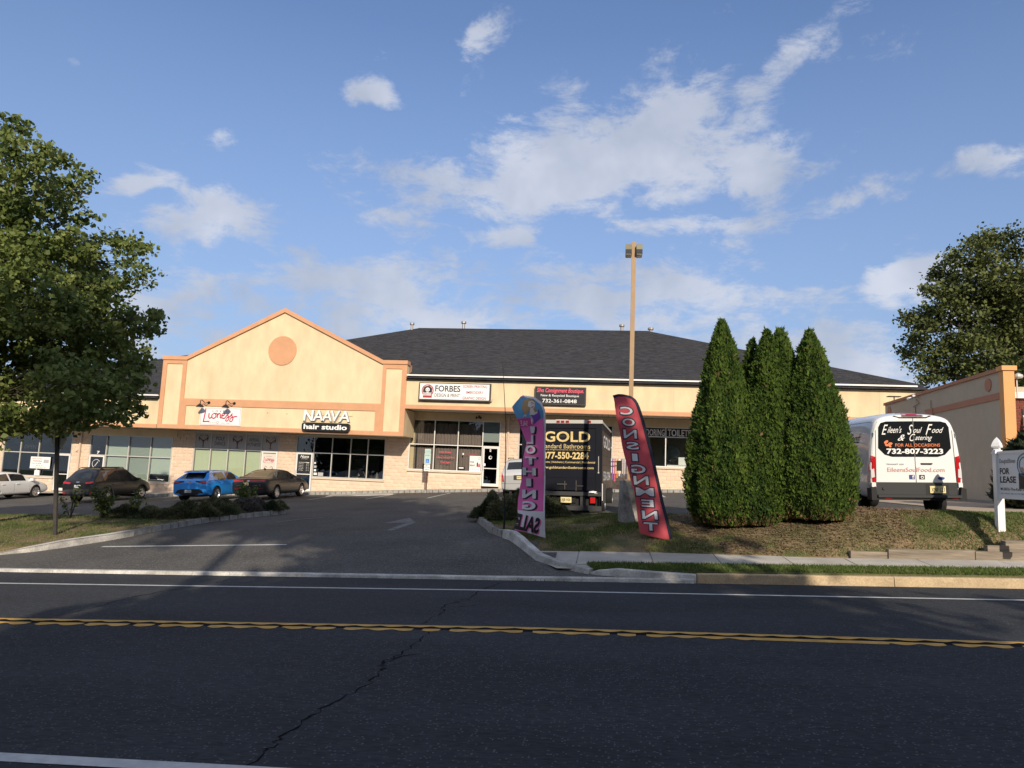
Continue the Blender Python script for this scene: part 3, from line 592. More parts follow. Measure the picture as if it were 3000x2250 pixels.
def roof(x0, x1, ze, rz0, rz1, yr, zr, yb, sx_):
    e0 = 37.62
    e1 = 38.36; z1 = ze + (zr - ze) * (e1 - e0) / (yr - e0); xa, xb = sx_
    core = MB().add([(x0, e1, z1), (x1, e1, z1), (rz1, yr, zr), (rz0, yr, zr), (x0, yb, ze), (x1, yb, ze)], [(0, 1, 2, 3), (1, 5, 2), (5, 4, 3, 2), (4, 0, 3), (0, 4, 5, 1)])
    core.add([(xa, e0, ze), (xb, e0, ze), (xb, e1, z1), (xa, e1, z1), (xa, e1, ze), (xb, e1, ze)], [(0, 1, 2, 3), (1, 5, 2), (0, 3, 4), (0, 4, 5, 1)])
    core.part('roof_deck', m_shing[2], bl)
    s = MB(); quad_shingle((xa, e0, ze + .01), (xb, e0, ze + .01), (xb, e1 + .05, z1 + .03), (xa, e1 + .05, z1 + .03), s); quad_shingle((x0, e1, z1 + .01), (x1, e1, z1 + .01), (rz1, yr, zr + .01), (rz0, yr, zr + .01), s); quad_shingle((x1, e1, z1 + .01), (x1, yb, ze + .01), (rz1, yr + .01, zr + .01), (rz1, yr, zr + .01), s, .4, .2)
    quad_shingle((x0, yb, ze + .01), (x0, e1, z1 + .01), (rz0, yr, zr + .01), (rz0, yr + .01, zr + .01), s, .4, .2)
    o = s.part('shingles', m_shing, bl); o['kind'] = 'stuff'
    cap = MB(); cap.tube([(rz0, yr, zr + .01), (rz1, yr, zr + .01)], .07, 6); cap.tube([(x1, e1, z1 + .01), (rz1, yr, zr + .01)], .05, 6); cap.tube([(x0, e1, z1 + .01), (rz0, yr, zr + .01)], .05, 6); cap.part('ridge_cap', m_shing[0], bl)
roof(-25.6, 15.85, 6.64, -14.2, 2.75, 50.9, 12.06, 64.2, (-11.04, 15.85)); roof(-39.6, -20., 5.14, -26.6, -21, 50.9, 10.6, 64.2, (-39.6, -25.76))
def guttr(x0, x1, z): MB().prism([(37.72, z), (37.72, z - .075), (37.83, z - .075), (37.83, z - .01)], 0, x0, x1).part('gutter', m_gutter, bl)
guttr(-11.04, 15.36, 6.865); guttr(-39.3, -25.75, 5.36)
# cricket roof behind the gable
cr = MB().prism([(-24.3,7.3),(-12.4,7.3),(-18.46,10.15)], 1, YF + .45, 47.5); cr.part('gable_roof', m_shing[2], bl)
MB().box(-11.32, -11.10, YF + .45, 38.9, 6.5, 7.5).part('parapet_return', m_peach, bl)
for x, y, z, h, r_ in [(-14.6,50.5,11.9,.55,.09),(-10.9,51.5,11.85,.95,.10),(0.85,51.2,11.9,.75,.10),(2.9,51,11.8,.6,.11)]:
    MB().lathe([(r_, z - .6), (r_, z + h - .18), (r_ * 1.9, z + h - .17), (r_ * 1.9, z + h - .03), (r_, z + h)], (x, y, 0), 12).part('roof_vent', mat('vent metal', (.33, .30, .28), .5, metal=.5), bl)
# downspouts
for x, zt, zb in ((-5.56, 4.97, .85), (-32.06, 3.43, -.6)):
    MB().box(x - .05, x + .05, YW - .14, YW - .05, zb, zt).box(x - .06, x + .06, YW - .15, YW - .04, zb + 1.2, zb + 1.24).box(x - .06, x + .06, YW - .15, YW - .04, zt - .6, zt - .56).part('downspout', mat('beige downspout', (.60, .47, .36), .5), bl)
# storefront frames and panes
def store(cols, zt, zm, zb, doors=(), sill=True, gm=None, frame=m_alu, top_only=False):
    x0, x1 = cols[0], cols[-1]; fr_ = MB(); w = .052; y0, y1 = YW - .02, YW + .10; gm = gm or m_glass
    fr_.box(x0, x1, y0, y1, zt - w, zt); fr_.box(x0, x1, y0 - .002, y1 - .002, zm - w / 2, zm + w / 2)
    lo = [zb[i] if isinstance(zb, (list, tuple)) else zb for i in range(len(cols) - 1)]
    for i, x in enumerate(cols):
        zz = min(lo[max(i - 1, 0)], lo[min(i, len(lo) - 1)]); a = x - w / 2 if 0 < i < len(cols) - 1 else (x if i == 0 else x - w)
        fr_.box(a, a + w, y0 - .004, y1 - .004, zz, zt - w)
    for i in range(len(cols) - 1):
        if i not in doors: fr_.box(cols[i] + w / 2, cols[i + 1] - w / 2, y0, y1, lo[i], lo[i] + w)
    fo = fr_.part('window_frame', frame, bl)
    for i in range(len(cols) - 1):
        a, b = cols[i] + .02, cols[i + 1] - .02
        MB().box(a, b, YW + .035, YW + .041, zm + .02, zt - .04).part('pane', gm, fo)
        if i in doors: door(cols[i] + .05, cols[i + 1] - .05, lo[i], zm - .03)
        else: MB().box(a, b, YW + .035, YW + .041, lo[i] + .03, zm - .02).part('pane', gm, fo)
    if sill:
        for i in range(len(cols) - 1):
            if i in doors: continue
            MB().box(cols[i] - (.03 if i == 0 else 0), cols[i + 1] + (.03 if i == len(cols) - 2 else 0), YW - .10, YW + .05, lo[i] - .1, lo[i] - .002).part('sill', mat('cast stone sill', (.58, .49, .38), .9, .05), bl)
    return fo
def door(x0, x1, z0, z1):
    d = MB(); s = .085; y0, y1 = YW - .03, YW + .02; d.box(x0, x0 + s, y0, y1, z0, z1).box(x1 - s, x1, y0, y1, z0, z1).box(x0 + s, x1 - s, y0, y1, z1 - s, z1).box(x0 + s, x1 - s, y0, y1, z0, z0 + .16)
    o = d.part('door', m_alu_w, bl); MB().box(x0 + s, x1 - s, YW - .008, YW - .002, z0 + .16, z1 - s).part('pane', m_glass_dark, o)
    MB().box(x0 + s, x1 - s, y0 + .005, y1 - .005, z0 + .98, z0 + 1.03).part('push_bar', m_alu_w, o)
    MB().tube([(x0 + .05, y0 - .0, z0 + .9), (x0 + .05, y0 - .06, z0 + .92), (x0 + .05, y0 - .06, z0 + 1.2), (x0 + .05, y0, z0 + 1.22)], .012, 6).part('handle', m_alu, o); return o
store([-11.33,-9.85,-8.46,-7.03,-6.02], 4.56, 3.12, [1.65,1.65,1.65,.88], doors=(3,), frame=m_alu_w)
store([-4.97,-3.4,-2.3,-1.,.3], 4.53, 3.3, [1.95,1.,1.95,1.95], doors=(1,)); block_fill = None
store([1.75,3.19,4.63,6.07], 4.53, 3.99, 2.34, frame=m_alu_w); store([7.3,8.8,10.3,12.], 4.53, 3.5, 2.34)
store([-24.61,-23.53,-22.43,-21.32,-20.31,-19.24], 3.36, 2.40, [.7,.7,.7,.7,.05], doors=(4,), frame=m_alu)
store([-18.15,-17.05,-15.94,-14.81,-13.77,-12.72], 3.36, 2.40, [.12,.98,.98,.98,.98], doors=(0,), gm=m_glass_dark)
store([-31.46,-30.35,-28.87,-27.42,-26.0], 3.0, 1.76, [-.5,.27,.27,.27], doors=(0,), frame=m_alu)
store([-37.35,-36.16,-34.9,-33.7,-32.65], 3.0, 1.75, [.3,.3,.3,-.5], doors=(3,), gm=m_glass_dark, frame=m_alu)
MB().box(-1.0, .3, YW + .0, YW + .2, .9, 1.9).box(-2.3, -1.0, YW, YW + .2, .9, 1.9).part('knee_wall', m_mortar, bl)
# window dressing
def vert_blind(x0, x1, z0, z1, y, m, wdt=.085, name='vertical_blind'):
    mb = MB(); x = x0
    while x < x1 - .02: a = random.uniform(.1, .5); mb.add([(x, y + .03 * a, z0), (x + wdt, y + .05, z0), (x + wdt, y + .05, z1), (x, y + .03 * a, z1)], [(0, 1, 2, 3)]); x += wdt + .004
    o = mb.part(name, m, bl); o['kind'] = 'stuff'
def horiz_blind(x0, x1, z0, z1, y, m, open_=0.):
    mb = MB(); z = z0
    while z < z1: mb.add([(x0, y, z), (x1, y, z), (x1, y + .012 + .012 * open_, z + .05 - .02 * open_), (x0, y + .012 + .012 * open_, z + .05 - .02 * open_)], [(0, 1, 2, 3)]); z += .05
    o = mb.part('blind', m, bl); o['kind'] = 'stuff'
for a, b in ((-24.56,-23.56),(-23.5,-22.46),(-22.4,-21.36),(-21.28,-20.36)): vert_blind(a, b, .7, 2.38, YW + .12, m_vblind)
horiz_blind(-30.3, -28.92, .27, 2.95, YW + .12, m_blind); horiz_blind(-28.82, -27.46, .27, 2.95, YW + .12, m_blind, 1.); horiz_blind(-27.38, -26.05, .75, 2.95, YW + .12, m_blind)
def curtain(x0, x1, z0, z1, y):
    mb = MB(); n = int((x1 - x0) / .03); vs = []
    for i in range(n + 1):
        x = x0 + (x1 - x0) * i / n; w = .035 * math.sin(x * 38 + 2 * math.sin(x * 3)) + .02 * math.sin(x * 91); vs += [(x, y + w, z0), (x, y + w * .7, z1 + .03 * abs(math.sin(x * 9)))]
    mb.add(vs, [(2 * i, 2 * i + 2, 2 * i + 3, 2 * i + 1) for i in range(n)]); mb.part('curtain', m_curtain, bl, smooth=True)
for a, b in ((-11.28,-9.88),(-9.82,-8.49),(-8.43,-7.07)): curtain(a, b, 1.68, 2.98, YW + .3); curtain(a, b, 3.18, 4.35, YW + .3)
MB().box(-7.0, -6.06, YW + .06, YW + .07, 3.38, 4.52).part('window_panel', mat('grey green panel', (.30, .33, .32), .5), bl)
# posters in the dance studio transoms
po = []
for a, b in ((-24.56,-23.56),(-23.5,-22.46),(-22.4,-21.36),(-21.28,-20.36),(-20.27,-19.28)):
    p = MB().box(a, b, YW + .020, YW + .030, 2.44, 3.31).part('window_poster', m_poster, bl); po.append((p, (a + b) / 2))
def pole_logo(p, cx, zc, s, y):     # a dancer-like antler emblem over a small cup
    for sg in (-1, 1):
        pts = [(.0,-.12),(.10,.0),(.18,.08),(.22,.17),(.16,.27),(.06,.20)]
        MB().tube([(cx + sg * a * s * 1.35, y, zc + b * s) for a, b in pts], [.02 * s, .032 * s, .038 * s, .016 * s, .018 * s, .01 * s], 5).part('emblem', m_inkb, p)
        MB().tube([(cx + sg * .30 * s, y, zc + .10 * s), (cx + sg * .24 * s, y, zc - .08 * s)], [.03 * s, .012 * s], 5).part('emblem', m_inkb, p)
    MB().tube([(cx, y, zc - .02 * s), (cx, y, zc - .42 * s)], [.045 * s, .014 * s], 5).box(cx - .09 * s, cx + .09 * s, y - .003, y + .003, zc - .40 * s, zc - .375 * s).box(cx - .045 * s, cx + .045 * s, y - .003, y + .003, zc - .47 * s, zc - .45 * s).part('emblem', m_inkb, p)
for i in (0, 2, 4): pole_logo(po[i][0], po[i][1], 2.93, 1., YW + .014)
yy = YW + .013
for s_, i, z0, z1, w in (('POLE', 1, 2.92, 3.14, .54), ('DANCE', 1, 2.62, 2.84, .68), ('AERIAL', 3, 2.92, 3.12, .66), ('FITNESS', 3, 2.64, 2.84, .80)):
    c = po[i][1]; text(s_, front(c - w / 2, c + w / 2, z0, z1, yy), m_ink, po[i][0], bold=-.004)
p = MB().box(-20.2, -19.35, YW - .018, YW - .010, .9, 2.24).part('door_poster', mat('cream poster', (.62, .57, .50), .6), bl)
def stroke_word(p, x0, z0, w, h, y, m, r):   # hand-lettered word drawn with a round pen
    S = [[(.06,.95),(.05,.6),(.02,.05),(.02,0),(.20,.03)],
         [(.17,.62),(.17,.32),(.21,.26),(.25,.34)],
         [(.32,.62),(.26,.5),(.27,.3),(.33,.26),(.38,.4),(.36,.58),(.32,.62),(.40,.60)],
         [(.42,.62),(.42,.3),(.43,.5),(.48,.63),(.51,.5),(.51,.32),(.55,.30)],
         [(.55,.44),(.62,.52),(.61,.64),(.56,.58),(.56,.34),(.62,.27),(.67,.36)],
         [(.67,.40),(.75,.64),(.72,.56),(.77,.32),(.73,.10),(.68,.12),(.72,.34),(.80,.42)],
         [(.80,.42),(.86,.64),(.84,.54),(.89,.30),(.85,.06),(.80,.10),(.84,.34),(.98,.44),(1.,.44)]]
    mb = MB()
    for s_ in S:
        P = [Vector(q) for q in s_]; Q = []
        for i in range(len(P) - 1):
            a, b, c, d = P[max(i - 1, 0)], P[i], P[i + 1], P[min(i + 2, len(P) - 1)]
            for t in (0, .25, .5, .75): Q.append(.5 * ((2 * b) + (c - a) * t + (2 * a - 5 * b + 4 * c - d) * t * t + (3 * b - a - 3 * c + d) * t ** 3))
        Q.append(P[-1]); mb.tube([(x0 + q.x * w, y, z0 + q.y * h) for q in Q], r, 5)
    mb.part('lettering', m, p)
stroke_word(p, -20.12, 1.72, .7, .36, YW - .022, m_rose, .012); text('LOVELY', front(-19.95,-19.6,2.06,2.10,YW - .021), m_ink, p); text('POLE DANCE STUDIO', front(-19.95,-19.55,1.68,1.71,YW - .021), m_ink, p)
pole_logo(p, -19.78, 1.25, .9, YW - .02)
# 'lovely lioness' board on the gable
q = thing('shop_sign', 'white square sign with red handwritten word beneath two gooseneck lamps', 'sign', (-21.85, YF - .06, 3.7))
MB().box(-23.10, -20.61, YF - .06, YF - .002, 3.70, 4.72).part('panel', m_white, q); y = YF - .066
fr_ = MB(); 
for a in ((-23.05,-20.66,3.745,3.757),(-23.05,-20.66,4.663,4.675),(-23.05,-23.038,3.757,4.663),(-20.672,-20.66,3.757,4.663)): fr_.box(a[0], a[1], y, y + .005, a[2], a[3])
fr_.part('border', m_rose, q); stroke_word(q, -22.9, 3.90, 2.05, .78, y, m_rose, .031)
text('LOVEL', front(-22.35,-21.45,4.46,4.57,y), m_ink, q, space=1.8); text('POLE DANCE', front(-22.55,-22.1,3.82,3.86,y), m_inkr, q); text('AERIAL FITNESS', front(-21.8,-21.25,3.82,3.86,y), m_inkr, q)
hb = MB(); hb.tube([(-22.0 + .07 * math.cos(t) * (1 + .3 * math.cos(3 * t)), y, 3.87 + .07 * math.sin(t)) for t in fr(0, 2 * PI, .4)], .008, 4); hb.part('emblem', m_inkb, q)
for x in (-22.83, -21.28):
    g = thing('gooseneck_lamp', 'black gooseneck barn lamp over the %s corner of the white lioness sign' % ('left' if x < -22 else 'right'), 'lamp', (x, YF, 5.0), group='gooseneck lamps over the sign')
    MB().tube([(x + .2, YF - .05, 4.98), (x + .2, YF - .18, 5.0), (x + .12, YF - .28, 4.92), (x + .05, YF - .36, 5.02), (x - .03, YF - .42, 5.1), (x - .05, YF - .5, 5.05), (x - .05, YF - .52, 4.86)], .022, 6).part('arm', m_black, g)
    MB().lathe([(.085, YF - .06), (.085, YF - .045)], (x + .2, 0, 4.98), 14, 1).part('wall_plate', m_black, g)
    MB().lathe([(.05, 4.88), (.07, 4.84), (.12, 4.82), (.215, 4.70), (.22, 4.685)], (x - .05, YF - .52, 0), 18).part('shade', m_black, g)
# NAAVA hair studio letters
q = thing('shop_sign', 'large white raised capital letters above a black rounded name box', 'sign', (-15.5, YF - .1, 4.0))
xs_ = [(-16.89,-16.27),(-16.33,-15.72),(-15.80,-15.21),(-15.28,-14.74),(-14.82,-14.18)]
for (a, b), ch in zip(xs_, 'NAAVA'): 
    for k, (yo, m_) in enumerate(((YF - .12, m_white), (YF - .085, mat('grey letter side', (.26, .25, .23), .6)), (YF - .05, MATS.get('grey letter side') or m_blackm))): text(ch, front(a + .02 * k, b + .02 * k, 4.13 - .02 * k, 4.74 - .02 * k, yo), m_ if k == 0 else MATS['grey letter side'], q, name='letter', bold=.028 if ch == 'N' else .01, shear=.1)
MB().box(-16.85, -14.05, YF - .04, YF - .002, 4.45, 4.62).part('raceway', m_cream, q)
def rrect(x0, x1, z0, z1, r, n=5):
    o = []
    for cx, cz, a0 in ((x1 - r, z1 - r, 0), (x0 + r, z1 - r, 90), (x0 + r, z0 + r, 180), (x1 - r, z0 + r, 270)): o += [(cx + r * math.cos(R(a0 + 90 * k / n)), cz + r * math.sin(R(a0 + 90 * k / n))) for k in range(n + 1)]
    return o
MB().prism(rrect(-16.87, -14.11, 3.57, 4.03, .14), 1, YF - .26, YF - .06).part('name_box', m_black, q); text('hair studio', front(-16.75,-14.24,3.66,3.94,YF - .266), m_inkw, q, bold=.03)
# FORBES sign
q = thing('shop_sign', 'white box sign with round skull emblem and dark red lines of text', 'sign', (-8.5, YF - .2, 5.4))
def zfs(px, py): return None
X0, X1, Z0, Z1 = -10.30, -6.30, 5.45, 6.43
MB().box(X0, X1, YF - .22, YF - .06, Z0, Z1).part('cabinet', mat('bronze cabinet', (.06, .05, .042), .5), q); MB().box(X0 + .06, X1 - .08, YF - .228, YF - .221, Z0 + .07, Z1 - .05).part('sign_face', m_white, q); y = YF - .232
text('FORBES', front(-9.38,-7.98,5.94,6.28,y), m_ink, q, bold=.018); text('DESIGN & PRINT', front(-9.40,-7.99,5.65,5.84,y), m_ink, q, bold=.004)
text('SCREEN PRINTING', front(-7.83,-6.50,6.18,6.33,y), m_inkr, q, bold=.008); text('EMBROIDERY', front(-7.66,-6.70,5.86,6.01,y), m_inkr, q, bold=.008); text('GRAPHIC DESIGN', front(-7.84,-6.56,5.55,5.70,y), m_inkr, q, bold=.008)
c = (-9.80, 0, 5.99); e = MB()
e.lathe([(.34, y), (.34, y + .003)], c, 28, 1, 0); e.lathe([(.235, y - .004), (.235, y)], c, 24, 1, 1); e.box(-10.05, -9.55, y - .006, y - .002, 5.58, 5.83, 0); e.lathe([(.12, y - .008), (.12, y - .005)], (c[0], 0, 6.03), 16, 1, 2); e.box(-9.86, -9.74, y - .008, y - .005, 5.87, 5.95, 2)
for a in range(7): e.box(-10.02 + a * .065, -9.985 + a * .065, y - .010, y - .007, 5.70, 5.88, 2)
e.box(-10.06, -9.54, y - .011, y - .008, 5.52, 5.585, 2); e.lathe([(.026, y - .012), (.026, y - .009)], (-9.845, 0, 6.02), 8, 1, 1); e.lathe([(.026, y - .012), (.026, y - .009)], (-9.755, 0, 6.02), 8, 1, 1)
e.part('emblem', [m_inkr, m_ink, m_white], q)
rim = 'FORBES DESIGN AND PRINT'
for k, ch in enumerate(rim):
    if ch == ' ': continue
    a = R(205 - 230 * k / (len(rim) - 1)); u = Vector((math.sin(a), 0, -math.cos(a))) * -1; v = Vector((math.cos(a), 0, math.sin(a))); p0 = Vector((c[0], y - .006, c[2])) + v * .25 - Vector((math.sin(a), 0, -math.cos(a))) * .018
    text(ch, planar(p0, Vector((math.sin(a), 0, -math.cos(a))) * .036, v * .065), m_inkw, q)
MB().tube([(X1 - .05, YF - .12, 5.5), (X1 + .05, YF - .14, 5.5), (X1 + .09, YF - .14, 5.6)], .03, 6).part('floodlight', m_alu, q)
# Silva sign
q = thing('shop_sign', 'dark grey box sign with pink script and white telephone number', 'sign', (-2.4, YF - .2, 5.5))
X0, X1, Z0, Z1 = -3.90, -1.17, 5.40, 6.36
MB().box(X0, X1, YF - .22, YF - .02, Z0, Z1).part('cabinet', mat('charcoal cabinet', (.05, .047, .045), .5), q); MB().box(X0 + .05, X1 - .06, YF - .228, YF - .221, Z0 + .05, Z1 - .05).part('sign_face', mat('dark sign face', (.028, .027, .03), .3), q); y = YF - .233
text('Silva Consignment Boutique.', front(-3.80,-1.30,5.98,6.28,y), m_pinkneon, q, bold=.01, shear=.25); text('New & Recycled Boutique', front(-3.58,-1.55,5.79,5.95,y), m_inkw, q, bold=.004); text('732-361-0848', front(-3.49,-1.66,5.50,5.70,y), m_inkw, q, bold=.012)
# banner in the bathroom shop window
b1 = MB().box(1.80, 3.15, YW - .0, YW + .02, 3.99, 4.48).box(3.23, 4.59, YW, YW + .02, 3.95, 4.48).part('window_banner', m_blackm, bl); text('FLOORING', front(1.84,3.13,4.04,4.41,YW - .006), m_inkw, b1, bold=.012); text('TOILETS', front(3.29,4.54,4.05,4.42,YW - .006), m_inkw, b1, bold=.012)
b2 = MB().box(3.95, 4.45, YW + .6, YW + .62, 2.5, 2.92).box(3.3, 4.5, YW + .45, YW + .9, 2.36, 2.48).part('window_display', m_white, bl); MB().box(1.9, 6, YW + 3.0, YW + 3.1, 1.3, 4.5).part('partition', mat('showroom wall', (.42, .38, .32), .8), bl)
MB().lathe([(.5, YW + 2.9), (.5, YW + 2.93)], (3.75, 0, 3.2), 24, 1).part('round_mirror', m_chrome, bl); MB().box(2.25, 2.4, YW + .7, YW + .8, 2.3, 4.5).part('inner_post', m_cream, bl)
# Forbes window lettering
wnd = MB().box(-8.98, -8.97, YW + .026, YW + .03, 2.99, 3.0).part('window_graphics', m_rose, bl)
for s_, a, b, z, m_ in (('Screen Printing', -9.55, -8.85, 2.66, m_pinkneon), ('Embroidery', -9.45, -8.95, 2.52, m_ink), ('Custom Clothing & Merch', -9.68, -8.62, 2.36, m_pinkneon), ('Graphic Design', -9.48, -8.92, 2.23, m_ink), ('Vinyl Signs', -9.45, -8.86, 2.08, m_pinkneon)): text(s_, front(a, b, z, z + .1, YW + .022), m_, wnd, bold=.01)
text('forbesdesignandprint', front(-8.05,-7.3,2.62,2.69,YW + .022), m_rose, wnd); MB().box(-8.17, -8.09, YW + .02, YW + .026, 2.6, 2.7).part('window_sticker', m_white, wnd)
fr2 = MB().box(-7.74, -7.09, YW + .012, YW + .024, 1.69, 2.56).part('rent_poster', m_white, bl); y = YW + .006
text('FOR', front(-7.70,-7.47,2.16,2.26,y), m_ink, fr2, bold=.02); text('RENT', front(-7.71,-7.40,1.97,2.07,y), m_ink, fr2, bold=.02); text('Douglas Elliman', front(-7.69,-7.35,2.43,2.47,y), m_teal, fr2); text('M (833)-The-Katz-Team', front(-7.68,-7.15,1.78,1.82,y), m_ink, fr2)
MB().lathe([(.07, y), (.07, y + .004)], (-7.20, 0, 2.43), 16, 1, 0).lathe([(.05, y - .003), (.05, y)], (-7.20, 0, 2.43), 16, 1, 1).box(-7.32, -7.24, y, y + .004, 1.95, 2.18, 2).lathe([(.032, y), (.032, y + .004)], (-7.27, 0, 2.22), 10, 1, 3).box(-7.22, -7.13, y, y + .004, 1.93, 2.1, 4).lathe([(.03, y), (.03, y + .004)], (-7.18, 0, 2.13), 10, 1, 3).part('emblem', [m_teal, m_white, m_ink, mat('skin print', (.5, .33, .25), .7), m_rose], fr2)
d_ = MB().box(-8.38, -8.0, YW + .012, YW + .026, 1.69, 1.93).part('notice', m_black, bl); MB().box(-8.34, -8.07, YW + .006, YW + .011, 1.82, 1.89).part('notice_strip', m_white, d_)
dd = MB().box(-6.60, -6.52, YW - .018, YW - .012, 2.83, 2.97).part('door_number', m_white, bl); text('4', front(-6.585,-6.535,2.85,2.95,YW - .021), m_ink, dd, bold=.02)
MB().lathe([(.1, YW - .014), (.1, YW - .01)], (-6.55, 0, 2.5), 16, 1, 0).lathe([(.065, YW - .018), (.065, YW - .015)], (-6.53, 0, 2.51), 16, 1, 1).part('door_sticker', [m_white, m_ink], bl); MB().box(-6.91, -6.81, YW - .014, YW - .01, 2.02, 2.16).part('door_sticker', m_white, bl)
# security light at the Forbes soffit
MB().box(-7.32, -7.24, YW - .2, YW - .036, 4.70, 4.86).lathe([(.05, 4.66), (.07, 4.74), (.02, 4.8)], (-7.4, YW - .24, 0), 10).lathe([(.05, 4.66), (.07, 4.74), (.02, 4.8)], (-7.16, YW - .24, 0), 10).part('floodlight', m_steel, bl)
# Naava windows
nd = MB().box(-17.98, -17.22, YW - .020, YW - .012, 1.22, 2.27).part('door_poster', m_blackm, bl); y = YW - .024
text('Naava', front(-17.85,-17.33,2.08,2.24,y), m_inkw, nd, shear=.35, bold=.01); text('HAIR STUDIO', front(-17.78,-17.40,2.0,2.04,y), m_inkw, nd)
for k in range(6): text(['HOURS OF BUSINESS','Monday','Tuesday','Wednesday','Thursday','Friday'][k], front(-17.92,-17.62 if k else -17.4,1.78 - .09 * k,1.83 - .09 * k,y), m_inkw, nd); text(['', '10 - 5','10 - 7','10 - 7','10 - 8','10 - 6'][k] or '-', front(-17.45,-17.28,1.78 - .09 * k,1.82 - .09 * k,y), m_inkw, nd)
ns = MB().box(-15.72, -15.70, YW + .026, YW + .03, 2.3, 2.31).part('window_graphics', m_blackm, bl)
rw = MB().box(-16.0, -13.9, YW + 2.6, YW + 2.7, .2, 2.75).part('partition', mat('salon wall', (.30, .28, .26), .8), bl); text('Naava', front(-15.9,-14.8,2.15,2.5,YW + 2.59), m_ink, rw, shear=.4, bold=.01); text('HAIR STUDIO', front(-14.9,-13.95,1.95,2.1,YW + 2.59), m_ink, rw, bold=.01)
MB().lathe([(.13, .99), (.07, 1.2), (.02, 1.38), (.0, 1.42)], (-13.22, YW + .25, 0), 12).part('window_ornament', m_gold, bl)
for k, (a, z, w, h) in enumerate([(-16.98,1.10,.2,.14),(-16.72,1.06,.32,.2),(-16.98,1.32,.13,.12),(-16.99,1.52,.15,.13),(-16.99,1.75,.1,.1)]): MB().box(a, a + w, YW + .02, YW + .03, z, z + h).part('window_sticker', [m_white, m_poster][k % 2], bl)
n7 = MB().box(-30.90, -30.885, YW + .027, YW + .031, 2.2, 2.21).part('window_graphics', m_inkw, bl); text('7', front(-30.98,-30.78,1.83,2.0,YW + .022), m_inkw, n7, bold=.03); text('5', front(-17.62,-17.52,2.5,2.62,YW + .022), m_inkw, n7, bold=.01)
ri = MB(); ri.tube([(-30.92 + .26 * math.cos(t), YW - .014, 1.22 + .26 * math.sin(t)) for t in fr(.6, 5.4, .3)], .014, 4); ri.tube([(-31.0, YW - .014, 1.08), (-30.80, YW - .014, 1.36)], .02, 4); ri.part('door_sticker', m_inkw, bl)
# far left shop: sign, neon, letter box
ws = MB().box(-35.35, -34.0, YW - .045, YW - .03, .78, 1.50).part('moving_notice', m_white, bl); y = YW - .05
text("WE'VE MOVED!", front(-35.25,-34.55,1.34,1.41,y), m_inkr, ws); text('NailsSpa', front(-35.15,-34.55,1.18,1.28,y), m_rose, ws, bold=.02); text('732-776-0094', front(-35.25,-34.6,1.06,1.12,y), m_ink, ws); text('625 Rt-35', front(-34.95,-34.5,.94,1.0,y), m_ink, ws); text('Neptune, NJ 07753', front(-35.1,-34.25,.83,.89,y), m_ink, ws); MB().box(-34.45, -34.1, y, y + .004, 1.12, 1.34).part('printed_box', m_poster, ws)
MB().box(-34.95, -34.62, YW - .1, YW - .025, .35, .68).part('letter_box', m_white, bl)
ne = MB().box(-36.1, -36.08, YW + .1, YW + .11, 2.3, 2.31).part('open_sign', m_poster, bl); text('OPEN', front(-36.0,-35.2,1.98,2.22,YW + .09), m_poster, ne, bold=-.02)
wt = MB().tube([(-32.35,YW - .03,1.9),(-31.98 - .1,YW - .03,2.1),(-31.95,YW - .03,1.9),(-32.35,YW - .03,1.9)], .012, 4).part('wall_sign', m_inkb, bl)
# kerb of granite blocks along the shop fronts, with the walk behind it
wk = [(-39.2,37.3),(-26,37.5),(-18,37.6),(-12.7,38.2),(-4,38.4),(6,38.4),(15.6,38.3)]
xs_ = fr(-39.2, 15.6, .5); mbw = MB().add([(x, interp(x, [p[0] for p in wk], [p[1] + .12 for p in wk]), lot(x, 39) + .12) for x in xs_] + [(x, YW + .24, lot(x, 39) + .14) for x in xs_], [(i, i + 1, len(xs_) + i + 1, len(xs_) + i) for i in range(len(xs_) - 1)])
struct('walkway', mbw, m_conc)
fk = thing('shopfront_kerb', 'line of pale granite kerb blocks along the foot of the shop fronts', 'kerb', (-8, 38, .4)); blocks(wk, 13., 45, .29, .13, fk, fn=lambda x, y: lot(x, 39), dep=.3)
ramp = polyfill([(-15.0,38.3),(-14.2,35.2),(-11.0,36.3),(-11.6,38.5)], lambda x, y: lot(x, y) + .03, .6, .05); struct('walkway_ramp', ramp, m_conc)

# ------------------------------------------------------------------ right-hand building
rb = thing('side_building', 'grey beige stucco building end wall with terracotta bands and orange corner pier', 'building', (12, 24, 1.3))
A = Vector((11.80, 23.2)); B = Vector((12.44, 34.0)); dv = (B - A).normalized(); nv = Vector((dv.y, -dv.x))
def wp(s, o, z): p = A + dv * s + nv * o; return (p.x, p.y, z)
def wq(mb, s0, s1, o0, o1, z0, z1, z1b=None): z1b = z1 if z1b is None else z1b; vs = [wp(s, o, z) for s, zt in ((s0, z1), (s1, z1b)) for o in (o0, o1) for z in (z0, zt)]; return mb.add(vs, [(0, 1, 3, 2), (4, 6, 7, 5), (0, 4, 5, 1), (2, 3, 7, 6), (0, 2, 6, 4), (1, 5, 7, 3)])
LW = (B - A).length
wq(MB(), 0, LW, 0, .3, .9, 5.42).part('side_wall', m_cream2, rb)
wq(MB(), -.06, LW + .05, -.06, .36, 5.42, 5.53).part('coping', m_terra, rb)
m_ = wq(MB(), .02, 5.2, -.03, -.001, 4.58, 4.78); wq(m_, 5.2, 5.9, -.06, -.001, 4.54, 4.78); wq(m_, 5.9, 6.9, -.06, -.001, 4.56, 4.66); wq(m_, 6.9, LW, -.03, -.001, 4.44, 4.60); m_.part('orange_band', m_terra, rb)
wq(MB(), 5.4, 6.1, -.05, -.001, 4.78, 5.10).part('wall_pilaster', m_cream2, rb)
